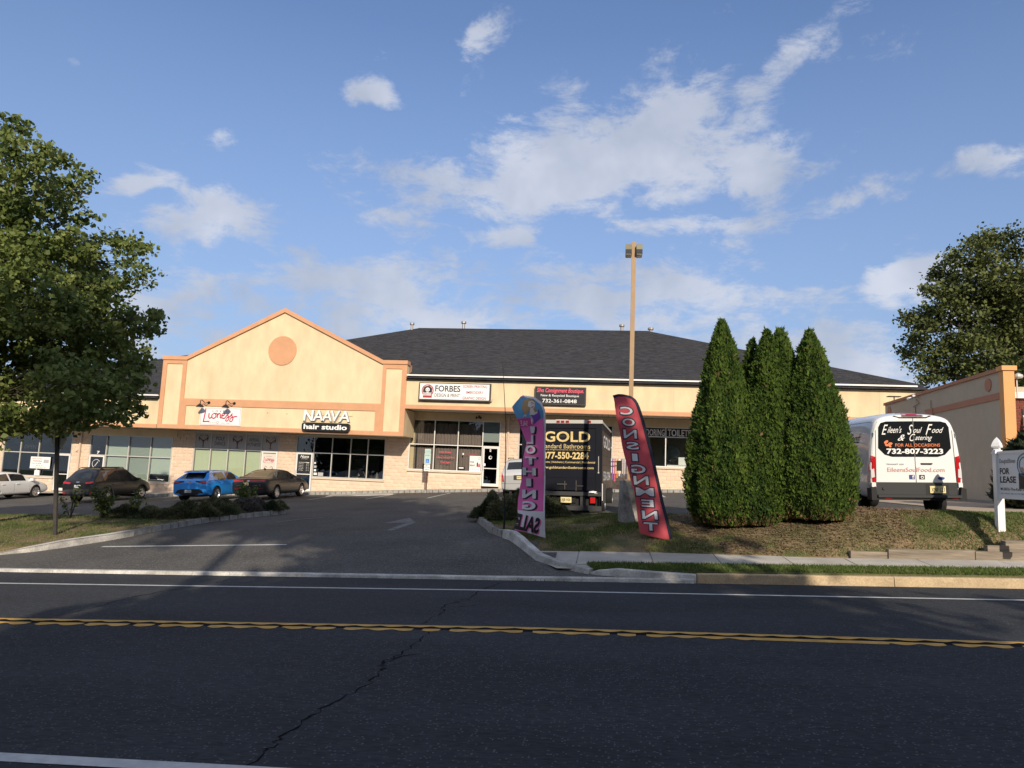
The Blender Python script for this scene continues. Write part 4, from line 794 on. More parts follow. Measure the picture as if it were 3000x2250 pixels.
for s_, rr in ((.75, .21), (LW - .6, .22)):
    mb = MB(); n = 24; mb.add([wp(s_ + rr * math.cos(2 * PI * k / n), -.03, 5.1 + rr * math.sin(2 * PI * k / n)) for k in range(n)] + [wp(s_ + rr * math.cos(2 * PI * k / n), 0, 5.1 + rr * math.sin(2 * PI * k / n)) for k in range(n)], [tuple(range(n))] + [(k, (k + 1) % n, n + (k + 1) % n, n + k) for k in range(n)]); mb.part('round_medallion', m_terra, rb)
wq(MB(), -.28, -.001, -.03, .27, .9, 5.42).part('corner_pier', m_peach2, rb); wq(MB(), -.33, .04, -.08, .33, 5.421, 5.56).part('pier_cap', m_peach2, rb)
wq(MB(), .3, LW, .3, 12, .9, 5.0).part('rear_wall', m_cream2, rb)
m_brick = mat('red brick', (.17, .045, .03), .9, .2, 6)
bwf = wq(MB(), .15, .299, .27, 12, .9, 4.62).part('brick_front', mat('pale brick joint', (.42, .34, .28), .95), rb)
r_ = 0; z = 2.9; bm_ = MB(); cnt = 0
bme = MB().box(0, .25, -.02, .0, 0, .085).mesh('brick', m_brick)
while z < 4.55:
    o_ = .3 + (r_ % 2) * .13
    while o_ < 1.9:
        p = A + dv * .15 + nv * o_; b_ = link('brick', bme, bwf); b_.location = Vector((p.x, p.y, z)) - wloc(bwf); b_.rotation_euler = (0, 0, math.atan2(nv.y, nv.x)); o_ += .265
    z += .1; r_ += 1
wq(MB(), .0, .299, .22, 12, 4.62, 4.80).part('white_cornice', m_gutter, rb); wq(MB(), .1, .18, .62, 1.6, 3.9, 4.3).part('window_opening', m_black, rb)
aw = MB().add([wp(.1, .62, 4.1), wp(.1, 1.8, 4.1), wp(-.9, 1.8, 3.2), wp(-.9, .75, 3.2), wp(.1, .62, 3.2)], [(0, 1, 2, 3), (0, 3, 4)]); aw.part('white_awning', m_white, rb)
wq(MB(), -.3, LW, -.35, -.001, 1.0, 1.50).part('foundation_plinth', mat('grey plinth', (.27, .255, .23), .95, .1, 2), rb)
lp = MB(); p = wp(-.12, .40, 0); lp.tube([(p[0], p[1], 4.6), (p[0], p[1], 5.3)], .022, 6); lp.part('conduit', m_alu, rb); MB().lathe([(.02, 5.36), (.12, 5.30), (.13, 5.24), (.10, 5.2)], (p[0] + .02, p[1] - .05, 0), 12).part('dusk_lamp', m_alu, rb)
cm = MB(); c0 = wp(7.1, -.1, 5.36); cm.tube([c0, (c0[0] - .25, c0[1] - .2, c0[2] - .05)], .05, 8); c1 = wp(6.8, -.1, 5.4); cm.tube([c1, (c1[0] - .15, c1[1] - .25, c1[2])], .05, 8); cm.part('security_camera', m_white, rb)
cb = MB(); cb.tube([wp(6.9, -.03, 5.3), wp(6.5, -.05, 5.1), wp(7.2, -.04, 5.02), wp(7.0, -.03, 4.98), wp(7.0, -.02, 4.6)], .012, 4); cb.part('cable', m_black, rb)
dsh = MB(); p = wp(LW - .9, .1, 0); dsh.tube([(p[0], p[1], 5.5), (p[0], p[1], 5.72)], .025, 5).box(p[0] - .27, p[0] + .25, p[1] - .15, p[1] + .15, 5.72, 5.75).part('antenna', m_steel, rb)
struct('side_path', polyfill([(8.9,17.0),(9.6,16.2),(10.4,15.4),(14,15.2),(20,19),(12.4,23.6),(12.1,36),(9.2,36),(9.0,23)], lambda x, y: lot(x, y) + .03, 1.0, .3), mat('warm concrete', (.42, .34, .25), .93, .1, 1.5, var2=.1, scale2=40))

# ------------------------------------------------------------------ vehicles
from mathutils.bvhtree import BVHTree
def wheel_meshes(r, w, spokes, rr, dark=False):
    t = MB(); t.lathe([(r * .62, -w / 2), (r * .93, -w / 2), (r, -w * .3), (r, w * .3), (r * .93, w / 2), (rr, w / 2), (rr * .98, w / 2 - .03), (rr * .98, -w * .3)], (0, 0, 0), 28, axis=0)
    m = MB(); m.lathe([(rr * .98, w / 2 - .075), (rr * .98, w / 2 - .07)], (0, 0, 0), 24, 0, 1); m.lathe([(rr * .90, w / 2 - .05), (rr * .99, w / 2 - .0), (rr * 1.0, w / 2 - .07)], (0, 0, 0), 28, 0, 0)
    for k in range(spokes):
        a = 2 * PI * k / spokes; c, s = math.cos(a), math.sin(a); p = []
        for rad, hw in ((rr * .12, rr * .10), (rr * .93, rr * (.16 if spokes < 8 else .09))): p += [(rad * c - hw * s, rad * s + hw * c), (rad * c + hw * s, rad * s - hw * c)]
        vs = [(w / 2 - .03, *p[0]), (w / 2 - .03, *p[1]), (w / 2 - .012, *p[3]), (w / 2 - .012, *p[2]), (w / 2 - .07, *p[0]), (w / 2 - .07, *p[1]), (w / 2 - .06, *p[3]), (w / 2 - .06, *p[2])]
        m.add(vs, [(0, 1, 2, 3), (0, 4, 5, 1), (1, 5, 6, 2), (3, 2, 6, 7), (0, 3, 7, 4)], 0)
    m.lathe([(rr * .2, w / 2 - .06), (rr * .18, w / 2 - .02)], (0, 0, 0), 12, 0, 0)
    return t.mesh('wheel', m_tyre, smooth=False), m.mesh('rim', [m_rim, m_rimd])
CAGES = []
def crease(o, n, ns, rows, ends):
    me = o.data; a = me.attributes.new('crease_edge', 'FLOAT', 'EDGE')
    for e in me.edges:
        i, j = e.vertices; ri, rj, si, sj = i % n, j % n, i // n, j // n; v = 0
        if ri == rj and ri in rows: v = rows[ri]
        if si == sj and si in (0, ns - 1) and abs(ri - rj) == 1: v = max(v, ends)
        a.data[e.index].value = v
def fixn(o):
    import bmesh
    bm = bmesh.new(); bm.from_mesh(o.data); bmesh.ops.recalc_face_normals(bm, faces=bm.faces[:]); bm.to_mesh(o.data); bm.free()
def cage(keys, W_, z0, ys, side_glass, top_glass, axles, wr, paint):
    """lofted body; keys: (y, top, belt, wide, wide at top)"""
    K = list(zip(*keys)); h = W_ / 2; rings = []
    for y in ys:
        zt, be, wf, wt = [interp(y, K[0], K[i]) for i in (1, 2, 3, 4)]; w = wf * h; t = wt * h; zb = z0 + (.08 if y < .3 or y > ys[-1] - .3 else 0); g = zt - be
        H = [(w * .86, zb), (w * .965, zb + .10), (w, zb + .5 * (be - zb)), (w * .99, be - .12 * (be - zb)), (w * .96, be), (t + .12 * (w - t) * (1 if g > .25 else 4), zt - .16 * g - .005), (t * .86, zt - .01), (t * .45, zt + .008)]
        rings.append([(-a, y, b) for a, b in H] + [(0, y, zt + .014)] + [(a, y, b) for a, b in H[::-1]])
    n = 17; V = [p for r in rings for p in r]; F = []; mi = []
    for j in range(len(ys) - 1):
        a, b = ys[j], ys[j + 1]; mid = (a + b) / 2
        for i in range(n - 1):
            m = 0
            if i in (4, 11) and any(p <= mid <= q for p, q in side_glass): m = 1
            if 6 <= i <= 9 and any(p <= mid <= q for p, q in top_glass): m = 1
            F.append((j * n + i, (j + 1) * n + i, (j + 1) * n + i + 1, j * n + i + 1)); mi.append(m)
        F.append((j * n + n - 1, (j + 1) * n + n - 1, (j + 1) * n, j * n)); mi.append(2)
    for j, fl in ((0, 1), (len(ys) - 1, -1)):
        for i in range(8):
            f = [j * n + i, j * n + i + 1, j * n + n - 2 - i, j * n + n - 1 - i]
            if i == 7: f = [j * n + 7, j * n + 8, j * n + 9]
            F.append(tuple(f if fl > 0 else f[::-1])); mi.append(0)
    mb = MB(); mb.v = V; mb.f = F; mb.m = mi; o = link('body', mb.mesh('body', [paint, m_tint, m_black], smooth=True)); fixn(o); crease(o, 17, len(ys), {1: .35, 15: .35, 4: .7, 12: .7, 5: .35, 11: .35}, .55); md = o.modifiers.new('s', 'SUBSURF'); md.levels = 2; md.render_levels = 2
    cut = MB()
    for ay in axles:
        for sx in (-1, 1): cut.lathe([(wr * 1.13, (h + .1) * sx), (wr * 1.13, (h - .34) * sx)], (0, ay, wr * 1.02), 24, axis=0)
    c = link('cutter', cut.mesh('cutter', m_black)); fixn(c); b = o.modifiers.new('b', 'BOOLEAN'); b.object = c; b.solver = 'EXACT'; b.operation = 'DIFFERENCE'
    try: b.material_mode = 'TRANSFER'
    except Exception: pass
    CAGES.append((o, c)); return len(CAGES) - 1
def ysr(a, b, extra): return sorted(set(fr(a, b, .35)) | set(extra))
def build_cages():
    dg = bpy.context.evaluated_depsgraph_get(); dg.update(); out = []
    for o, c in CAGES: out.append(bpy.data.meshes.new_from_object(o.evaluated_get(dg)))
    for o, c in CAGES: bpy.data.objects.remove(o); bpy.data.objects.remove(c)
    return out
class Car:
    def __init__(s, root, me, axles, wr, W_, spokes, rr, paint, ww=.22, inset=.0):
        import bmesh
        s.root = root; s.paint = paint; bm = bmesh.new(); bm.from_mesh(me); s.bvh = BVHTree.FromBMesh(bm)
        gl = [f for f in bm.faces if f.material_index == 1]; seen = set()
        body = bm.copy(); bmesh.ops.delete(body, geom=[f for f in body.faces if f.material_index == 1], context='FACES'); mb_ = bpy.data.meshes.new('body'); body.to_mesh(mb_)
        for m in me.materials: mb_.materials.append(m)
        s.body = link('body', mb_, root)
        for f in gl:
            if f in seen: continue
            stack = [f]; seen.add(f); isl = []
            while stack:
                q = stack.pop(); isl.append(q)
                for e in q.edges:
                    for g in e.link_faces:
                        if g not in seen and g.material_index == 1: seen.add(g); stack.append(g)
            if len(isl) < 4: continue
            idx = {}; vs = []; fs = []
            for q in isl:
                t = []
                for v in q.verts:
                    if v not in idx: idx[v] = len(vs); vs.append(v.co.copy())
                    t.append(idx[v])
                fs.append(t)
            w = bpy.data.meshes.new('window'); w.from_pydata(vs, [], fs); w.materials.append(m_tint); w.shade_smooth(); link('window', w, root)
        bm.free()
        tm, rm = wheel_meshes(wr, ww, spokes, rr)
        for ay in axles:
            for sx in (-1, 1):
                w = link('wheel', tm, root); w.location = (sx * (W_ / 2 - ww / 2 - .015 - inset), ay, wr); w.rotation_euler = (0, 0, 0 if sx > 0 else PI); r = link('rim', rm, w)
    def ray(s, axis, a, b, far=3.):
        if axis == 'y': o, d = Vector((a, -far, b)), Vector((0, 1, 0))
        elif axis == 'x': o, d = Vector((far, a, b)), Vector((-1, 0, 0))
        elif axis == '-x': o, d = Vector((-far, a, b)), Vector((1, 0, 0))
        h = s.bvh.ray_cast(o, d)[0]
        if h is None: h = s.bvh.find_nearest(o + d * (far - .2))[0]
        return h, -d
    def decal(s, name, poly, m, axis='y', out=.008, res=.08, parent=None, flat=False):
        from mathutils.geometry import delaunay_2d_cdt
        edge = []; n = len(poly)
        for i in range(n):
            a, b = Vector(poly[i]), Vector(poly[(i + 1) % n]); k = max(1, int((b - a).length / res)); edge += [a.lerp(b, t / k) for t in range(k)]
        pts = list(edge); x0, x1 = min(p.x for p in edge), max(p.x for p in edge); y0, y1 = min(p.y for p in edge), max(p.y for p in edge)
        for x in fr(x0, x1, res):
            for y in fr(y0, y1, res):
                if inpoly(x, y, [tuple(p) for p in edge]) and min((Vector((x, y)) - e).length for e in edge) > res * .4: pts.append(Vector((x, y)))
        v, e, f, *_ = delaunay_2d_cdt(pts, [], [list(range(len(edge)))], 1, 1e-5); mb = MB(); q = []
        for p in v: h, d = s.ray(axis, p.x, p.y); q.append(h + d * out)
        if flat:
            lo = min(x.y for x in q); q = [Vector((x.x, lo, x.z)) for x in q]
        mb.add(q, [tuple(t) for t in f]); m_ = len(edge); k0 = len(mb.v); dd = s.ray(axis, 0, .5)[1]
        mb.add([q[i] for i in range(m_)] + [q[i] - dd * (out + .02) for i in range(m_)], [(i, m_ + i, m_ + (i + 1) % m_, (i + 1) % m_) for i in range(m_)])
        return mb.part(name, m, parent or s.root, world=False)
    def rect(s, name, x0, x1, z0, z1, m, axis='y', **k): return s.decal(name, [(x0, z0), (x1, z0), (x1, z1), (x0, z1)], m, axis, **k)
    def label(s, t, x0, x1, z0, z1, m, out=.014, axis='y', parent=None, **k):
        def f(a, b):
            u = x0 + (x1 - x0) * a; h, d = s.ray(axis, u if axis != '-x' else x1 - (x1 - x0) * a, z0 + (z1 - z0) * b); return h + d * out
        text(t, f, m, parent or s.root, cuts=1, world=False, **k)
    def plate(s, t, x0, x1, z0, z1, m=None, y=None):
        m = m or mat('cream number plate', (.72, .62, .32), .5)
        if y is None: y = s.ray('y', (x0 + x1) / 2, (z0 + z1) / 2)[0].y - .02
        p = MB().box(x0, x1, y - .008, y + .01, z0, z1).part('number_plate', m, s.root, world=False); w = x1 - x0; h = z1 - z0
        text(t, front(x0 + .08 * w, x1 - .08 * w, z0 + .2 * h, z1 - .24 * h, y - .011), m_ink, p, world=False, bold=.01); text('New Jersey', front(x0 + .3 * w, x1 - .3 * w, z1 - .16 * h, z1 - .06 * h, y - .011), m_ink, p, world=False)
m_blue = mat('bright blue paint', (.03, .30, .82), .22, coat=.8, spec=.5); m_grey = mat('dark grey metallic paint', (.020, .020, .022), .28, coat=.22, spec=.35); m_bronze = mat('dark brown grey metallic paint', (.014, .014, .016), .28, coat=.22, spec=.35)
m_wcar = mat('white car paint', (.74, .74, .73), .25, coat=.7); m_silver = mat('silver car paint', (.52, .52, .51), .3, metal=.35, coat=.6); m_trim = mat('grey plastic trim', (.035, .036, .038), .7)
sedan = lambda L, H: [(0,.82,.76,.88,.80),(.08,1.0,.93,.95,.83),(.30,1.05,.965,.98,.80),(.62,1.09,.97,.99,.74),(1.35,H-.05,.965,1,.66),(1.7,H,.96,1,.655),(2.3,H,.955,1,.655),(2.85,H-.06,.95,1,.66),(L-1.25,1.02,.92,1,.76),(L-.6,.88,.83,.97,.80),(L-.12,.70,.66,.90,.78),(L,.56,.52,.82,.72)]
hatch = lambda L, H, zr=1.0: [(0,.86,.82,.90,.84),(.06,.98,.93,.95,.84),(.16,1.04,.97,.97,.80),(.62,H-.09,.99,.99,.67),(.9,H-.02,.98,1,.665),(1.7,H,.97,1,.66),(2.3,H-.015,.95,1,.66),(2.6,H-.07,.95,1,.67),(L-1.15,1.04,.94,1,.78),(L-.5,.90,.84,.97,.80),(L-.1,.72,.68,.90,.78),(L,.58,.54,.82,.72)]
suv = lambda L, H: [(0,.98,.92,.93,.86),(.05,1.08,1.0,.965,.84),(.12,1.14,1.03,.98,.82),(.55,H-.08,1.05,.99,.70),(.85,H,1.04,1,.69),(1.8,H+.01,1.02,1,.69),(2.4,H-.01,1.0,1,.69),(2.7,H-.07,.99,1,.70),(L-1.15,1.14,.98,1,.80),(L-.5,1.0,.92,.97,.82),(L-.1,.82,.76,.90,.80),(L,.66,.6,.84,.75)]
c_acc = cage(sedan(4.97,1.44), 1.86, .20, ysr(0,4.97,[.03,.08,.3,.62,1.05,1.1,1.95,2.03,2.85,2.95,3.72,4.85,4.93]), [(1.1,1.95),(2.03,2.98)], [(.62,1.35),(2.85,3.72)], (1.05,3.88), .335, m_grey)
c_cor = cage(hatch(4.37,1.435), 1.79, .20, ysr(0,4.37,[.03,.06,.16,.62,1.0,1.06,1.72,1.79,2.6,2.68,3.22,4.25,4.33]), [(.72,1.72),(1.79,2.75)], [(.16,.62),(2.6,3.22)], (.86,3.50), .33, m_blue)
c_crs = cage(suv(4.48,1.69), 1.80, .28, ysr(0,4.48,[.03,.05,.12,.55,1.0,1.06,1.78,1.86,2.7,2.78,3.33,4.36,4.44]), [(.66,1.78),(1.86,2.85)], [(.12,.55),(2.7,3.33)], (.93,3.60), .35, m_bronze)
c_jet = cage(sedan(4.70,1.45), 1.80, .20, ysr(0,4.70,[.03,.08,.3,.62,1.05,1.1,1.9,1.98,2.85,2.95,3.45,4.58,4.66]), [(.95,1.9),(1.98,2.98)], [(.62,1.35),(2.85,3.45)], (1.0,3.69), .33, m_wcar)
c_suv = cage([(0,1.0,.95,.94,.9),(.04,1.16,1.08,.97,.87),(.08,1.2,1.10,.98,.85),(.33,1.68,1.12,.99,.76),(.6,1.745,1.1,1,.745),(2.6,1.75,1.06,1,.74),(2.9,1.70,1.05,1,.75),(3.75,1.2,1.02,1,.84),(4.6,1.05,.96,.96,.84),(4.82,.8,.75,.88,.8)], 1.92, .26, ysr(0,4.82,[.03,.08,.33,.6,1.3,1.38,2.0,2.1,2.9,3.75,4.7,4.78]), [(.45,1.3),(1.38,2.0),(2.1,3.1)], [(.08,.33),(2.9,3.75)], (1.0,3.95), .355, m_silver)
VK = [(0,2.33,1.0,.985,.72),(.05,2.40,1.0,1,.76),(.4,2.47,1.0,1,.77),(4.0,2.47,1.0,1,.77),(4.5,2.34,1.05,1,.76),(5.2,1.55,1.08,.99,.80),(5.75,1.20,1.0,.93,.82),(5.98,.85,.75,.85,.78)]
def van_cage():
    ys = ysr(0, 5.98, [.02, .06, .14, 4.0, 4.5, 5.2, 5.75, 5.94]); h = 1.03; rings = []
    out = [(.93,.44),(1.0,.52),(1.03,.80),(1.025,1.15),(1.0,1.45),(.955,1.85),(.90,2.12),(.84,2.28),(.72,2.385)]; K = list(zip(*VK))
    for y in ys:
        zt = interp(y, K[0], K[1]); f = (zt - .8) / (2.45 - .8); e = .975 if y < .03 else 1
        H = [(a * e * (1 if y < 4.3 else interp(y, [4.3, 5.98], [1, .86])), b if b <= .8 else .8 + (b - .8) * f) for a, b in out]
        rings.append([(-a, y, b) for a, b in H] + [(-.35, y, zt + .0), (.35, y, zt + .0)] + [(a, y, b) for a, b in H[::-1]])
    n = 20; V = [p for r in rings for p in r]; F = []; mi = []
    for j in range(len(ys) - 1):
        for i in range(n - 1):
            mid = (ys[j] + ys[j + 1]) / 2; m = 1 if (i in (5, 6, 12, 13) and 4.05 < mid < 4.95) or (7 <= i <= 11 and 4.5 < mid < 5.2) else (2 if i in (0, 1, 17, 18) and 0 else 0)
            F.append((j * n + i, (j + 1) * n + i, (j + 1) * n + i + 1, j * n + i + 1)); mi.append(m)
        F.append((j * n + n - 1, (j + 1) * n + n - 1, (j + 1) * n, j * n)); mi.append(2)
    for j, fl in ((0, 1), (len(ys) - 1, -1)):
        for i in range(9): f = [j * n + i, j * n + i + 1, j * n + n - 2 - i, j * n + n - 1 - i]; F.append(tuple(f if fl > 0 else f[::-1])); mi.append(0)
    mb = MB(); mb.v = V; mb.f = F; mb.m = mi; o = link('body', mb.mesh('body', [m_wcar, m_tint, m_black], smooth=True)); fixn(o); crease(o, 20, len(ys), {}, .5); md = o.modifiers.new('s', 'SUBSURF'); md.levels = 2; md.render_levels = 2; cut = MB()
    for ay in (1.05, 4.85):
        for sx in (-1, 1): cut.lathe([(.42, 1.2 * sx), (.42, .70 * sx)], (0, ay, .38), 24, axis=0)
    c = link('cutter', cut.mesh('cutter', m_black)); fixn(c); b = o.modifiers.new('b', 'BOOLEAN'); b.object = c; b.solver = 'EXACT'
    try: b.material_mode = 'TRANSFER'
    except Exception: pass
    CAGES.append((o, c)); return len(CAGES) - 1
c_van = van_cage(); BODIES = build_cages()
def place(root, x, y, dz=0, pitch=0): root.location = (x, y, lot(x, y + 2.2) + dz)
def tilt(root, x, y, L=2.7):          # sit on the sloping lot
    za, zb, zc_, zd = lot(x - .8, y + 1), lot(x + .8, y + 1), lot(x, y + 1), lot(x, y + 1 + L); root.location = (x, y, zc_ - (zd - zc_) / L * 1); root.rotation_euler = (math.atan2(zd - zc_, L), -math.atan2(zb - za, 1.6), 0)
def extras(c, H, ym, yA, W_, door_ys, zb, sides=('x',), mir=m_black):
    for ax in sides:
        for y in door_ys: c.rect('door_seam', y - .006, y + .006, .38, zb - .03, m_black, ax, out=.001, res=.12)
        for y in door_ys[:-1]: c.rect('door_handle', y + .10, y + .28, zb - .16, zb - .125, c.paint, ax, out=.03)
        sg = 1 if ax == 'x' else -1; h = c.ray(ax, ym, zb + .02)[0]
        b = MB(); b.add([(h.x + sg * a, ym + q, zb + z) for a in (0, .2) for q, z in ((-.08, .0), (.06, .0), (.09, .12), (-.07, .14))], [(0, 1, 2, 3), (4, 7, 6, 5), (0, 4, 5, 1), (1, 5, 6, 2), (2, 6, 7, 3), (3, 7, 4, 0)]); b.part('wing_mirror', mir, c.root, world=False)
# dark sedan
t = thing('parked_car', 'dark grey sedan with silver wheels parked nearest the hair studio door', 'car', group='cars parked at the shop fronts'); ACC = t; tilt(t, -16.7, 32.0, 2.83)
c = Car(t, BODIES[c_acc], (1.05,3.88), .335, 1.86, 10, .24, m_grey); extras(c, 1.44, 3.35, 0, 1.86, (1.35, 2.28, 3.3), .95)
c.rect('light_bar', -.80, .80, .885, .935, m_red); c.decal('tail_light', [(-.86,.86),(-.5,.89),(-.5,.95),(-.84,.96)], m_red, out=.014); c.decal('tail_light', [(.86,.86),(.5,.89),(.5,.95),(.84,.96)], m_red, out=.014)
c.plate('ZGA-97M', -.32, -.01, .70, .84); c.rect('bumper_trim', -.62, .62, .26, .40, m_black, out=.004); c.rect('reflector', .42, .72, .545, .56, m_red); c.rect('reflector', -.72, -.42, .545, .56, m_red); c.rect('badge', -.08, .02, .885, .935, m_chrome, out=.02); c.rect('boot_seam', -.62, .62, .66, .668, m_black, out=.002); c.rect('model_badge', -.62, -.42, .70, .72, m_chrome, out=.01)
MB().add([(-.02, 1.55, 1.44), (.02, 1.55, 1.44), (0, 1.72, 1.45), (0, 1.52, 1.53)], [(0, 1, 3), (1, 2, 3), (2, 0, 3)]).part('roof_antenna', m_black, t, world=False)
# blue hatchback
t = thing('parked_car', 'bright blue hatchback with black rear bumper and rear spoiler', 'car', group='cars parked at the shop fronts'); tilt(t, -19.08, 31.0, 2.64)
c = Car(t, BODIES[c_cor], (.86,3.50), .33, 1.79, 10, .24, m_blue); extras(c, 1.43, 3.05, 0, 1.79, (1.15, 2.05, 3.0), .95)
c.decal('tail_light', [(.86,.80),(.30,.90),(.28,.96),(.80,.97),(.88,.90)], m_black, out=.012); c.decal('tail_light', [(-.86,.80),(-.30,.90),(-.28,.96),(-.80,.97),(-.88,.90)], m_black, out=.012); c.decal('tail_lens', [(.82,.84),(.50,.90),(.50,.94),(.80,.94)], m_red, out=.02); c.decal('tail_lens', [(-.82,.84),(-.50,.90),(-.50,.94),(-.80,.94)], m_red, out=.02)
c.decal('bumper_insert', [(-.74,.30),(.74,.30),(.62,.52),(.45,.58),(-.45,.58),(-.62,.52)], m_black, out=.006); c.rect('lower_trim', -.55, -.30, .30, .325, m_chrome, out=.02); c.rect('lower_trim', .30, .55, .30, .325, m_chrome, out=.02); c.plate('N42-TLK', -.22, .10, .42, .55, mat('pale blue plate', (.55, .60, .62), .5))
MB().lathe([(.065, c.ray('y', 0, .90)[0].y - .015), (.065, c.ray('y', 0, .90)[0].y)], (0, 0, .90), 16, 1).part('badge', m_chrome, t, world=False)
MB().prism([(.34,1.335),(.40,1.385),(.78,1.43),(.78,1.36)], 0, -.52, .52).part('spoiler', m_blue, t, world=False); c.rect('wiper', -.25, .05, 1.06, 1.075, m_black, out=.02)
# dark crossover with roof rails
t = thing('parked_car', 'dark grey crossover with roof rails beside the stop sign post', 'car', group='cars parked at the shop fronts'); tilt(t, -25.45, 31.9, 2.67)
c = Car(t, BODIES[c_crs], (.93,3.60), .35, 1.80, 5, .235, m_bronze); extras(c, 1.6, 3.15, 0, 1.8, (1.2, 2.12, 3.1), 1.0)
c.decal('tail_light', [(.86,.96),(.42,.93),(.40,1.0),(.80,1.06),(.88,1.04)], m_red, out=.014); c.decal('tail_light', [(-.86,.96),(-.42,.93),(-.40,1.0),(-.80,1.06),(-.88,1.04)], m_red, out=.014)
c.decal('bumper_cladding', [(-.86,.36),(.86,.36),(.88,.62),(.60,.66),(-.60,.66),(-.88,.62)], m_trim, out=.006); c.decal('reflector', [(.66,.44),(.78,.46),(.80,.58),(.72,.56)], m_red, out=.018); c.decal('reflector', [(-.66,.44),(-.78,.46),(-.80,.58),(-.72,.56)], m_red, out=.018); c.plate('VWEPH', -.18, .14, .74, .88, mat('pale blue plate', (.55, .60, .62), .5)); c.rect('badge', -.10, .06, 1.0, 1.04, m_chrome); c.rect('garnish', -.40, .40, .90, .92, m_black)
for sx in (-1, 1): MB().tube([(sx * .60, .75, 1.63), (sx * .60, .85, 1.70), (sx * .60, 2.3, 1.70), (sx * .60, 2.45, 1.64)], .022, 6).part('roof_rail', m_black, t, world=False)
for y in (1.0, 2.0): MB().box(-.66, .66, y, y + .05, 1.70, 1.73).part('roof_bar', m_black, t, world=False)
c.rect('sill_cladding', .35, 4.2, .30, .44, m_trim, 'x', out=.012, res=.15)
for ay in (.93, 3.60):
    n = 14; mb = MB(); hx = .895
    P = [(hx, ay + .47 * math.cos(PI * k / n), .36 + .47 * math.sin(PI * k / n)) for k in range(n + 1)] + [(hx, ay + .395 * math.cos(PI * k / n), .36 + .395 * math.sin(PI * k / n)) for k in range(n + 1)]; P += [(x - .06, y, z) for x, y, z in P]; m0 = n + 1
    mb.add(P, [(k, k + 1, m0 + k + 1, m0 + k) for k in range(n)] + [(k, 2 * m0 + k, 2 * m0 + k + 1, k + 1) for k in range(n)]); mb.part('arch_cladding', m_trim, t, world=False)
# white sedan at the left edge
t = thing('parked_car', 'white sedan with alloy wheels, cut off by the left edge', 'car', group='cars parked at the shop fronts'); tilt(t, -32.15, 32.3, 2.69)
c = Car(t, BODIES[c_jet], (1.0,3.69), .33, 1.80, 10, .25, m_wcar); extras(c, 1.45, 3.35, 0, 1.8, (1.3, 2.22, 3.25), .94, mir=m_wcar)
c.decal('headlight', [(4.35,.66),(4.62,.60),(4.55,.70),(4.25,.76)], m_clear, 'x', out=.012, res=.06)
# silver family car behind the pink flag
t = thing('parked_car', 'silver people carrier parked behind the pink flag', 'car', group='cars parked at the shop fronts'); tilt(t, -3.75, 32.0, 2.95)
c = Car(t, BODIES[c_suv], (1.0,3.95), .355, 1.92, 5, .235, m_silver); extras(c, 1.75, 3.5, 0, 1.92, (1.3, 2.1, 3.1), 1.08)
for sx in (-1, 1): c.decal('tail_light', [(sx * .78,.72),(sx * .95,.74),(sx * .95,1.08),(sx * .84,1.10)], m_red, out=.014); MB().tube([(sx * .66, .6, 1.74), (sx * .66, .7, 1.79), (sx * .66, 2.6, 1.79)], .02, 5).part('roof_rail', m_black, t, world=False)
c.plate('E84 NJW', -.20, .12, .84, .98); c.rect('plate_recess', -.35, .3, .80, 1.02, m_trim, out=.004); c.rect('bumper_seam', -.9, .9, .64, .65, m_trim, out=.004); c.rect('tow_bar', -.3, .3, .30, .36, m_black, out=.03)

# white catering van
t = thing('cargo_van', 'white medium-roof catering van with script lettering on its rear window', 'van', (7.06, 17.5, 1.1)); t.rotation_euler = (R(.8), R(-2.0), R(2.2))
c = Car(t, BODIES[c_van], (1.05,4.85), .36, 2.0, 8, .235, m_wcar, .23)
m_vw = glass('van window', (.02, .02, .02), .16)
win = [(-.80,1.62),(-.66,1.47),(-.50,1.42),(.50,1.42),(.66,1.47),(.80,1.62),(.775,2.10),(.72,2.20),(.60,2.235),(-.60,2.235),(-.72,2.20),(-.775,2.10)]
c.decal('rear_window', [(a, b) for a, b in win if a <= 0] and [(-.80,1.62),(-.66,1.47),(-.50,1.42),(-.012,1.42),(-.012,2.24),(-.60,2.235),(-.72,2.20),(-.775,2.10)], m_tint, out=.006, res=.1); c.decal('rear_window', [(.80,1.62),(.66,1.47),(.50,1.42),(.012,1.42),(.012,2.24),(.60,2.235),(.72,2.20),(.775,2.10)], m_tint, out=.006, res=.1)
c.rect('door_seam', -.007, .007, .52, 2.33, m_black, out=.003, res=.1)
for sx in (-1, 1):
    c.decal('door_seam', [(sx * .885,.85),(sx * .872,.85),(sx * .835,2.0),(sx * .79,2.22),(sx * .7,2.335),(sx * .712,2.338),(sx * .80,2.225),(sx * .848,2.0)], m_black, out=.003, res=.15)
    c.decal('tail_light', [(sx * .885,.84),(sx * 1.015,.84),(sx * 1.01,1.40),(sx * .97,1.45),(sx * .875,1.42)], m_red, out=.014, res=.08); c.decal('tail_light_lens', [(sx * .91,.96),(sx * .99,.93),(sx * .99,1.12),(sx * .92,1.15)], m_clear, out=.022, res=.08)
    for z in (1.93, .78): c.rect('hinge', min(sx * .90, sx * .99), max(sx * .90, sx * .99), z - .05, z + .05, m_wcar, out=.04)
c.decal('lower_panel', [(-.89,.52),(.89,.52),(.90,.84),(-.90,.84)], m_trim, out=.005, res=.15)
MB().prism([(-1.03,.44),(-1.03,.70),(-.93,.74),(-.90,.56),(.90,.56),(.93,.74),(1.03,.70),(1.03,.44)], 1, -.10, .16).part('bumper', m_blackm, t, world=False)
MB().box(-.90, .90, -.15, -.05, .50, .555).part('bumper_step', m_trim, t, world=False)
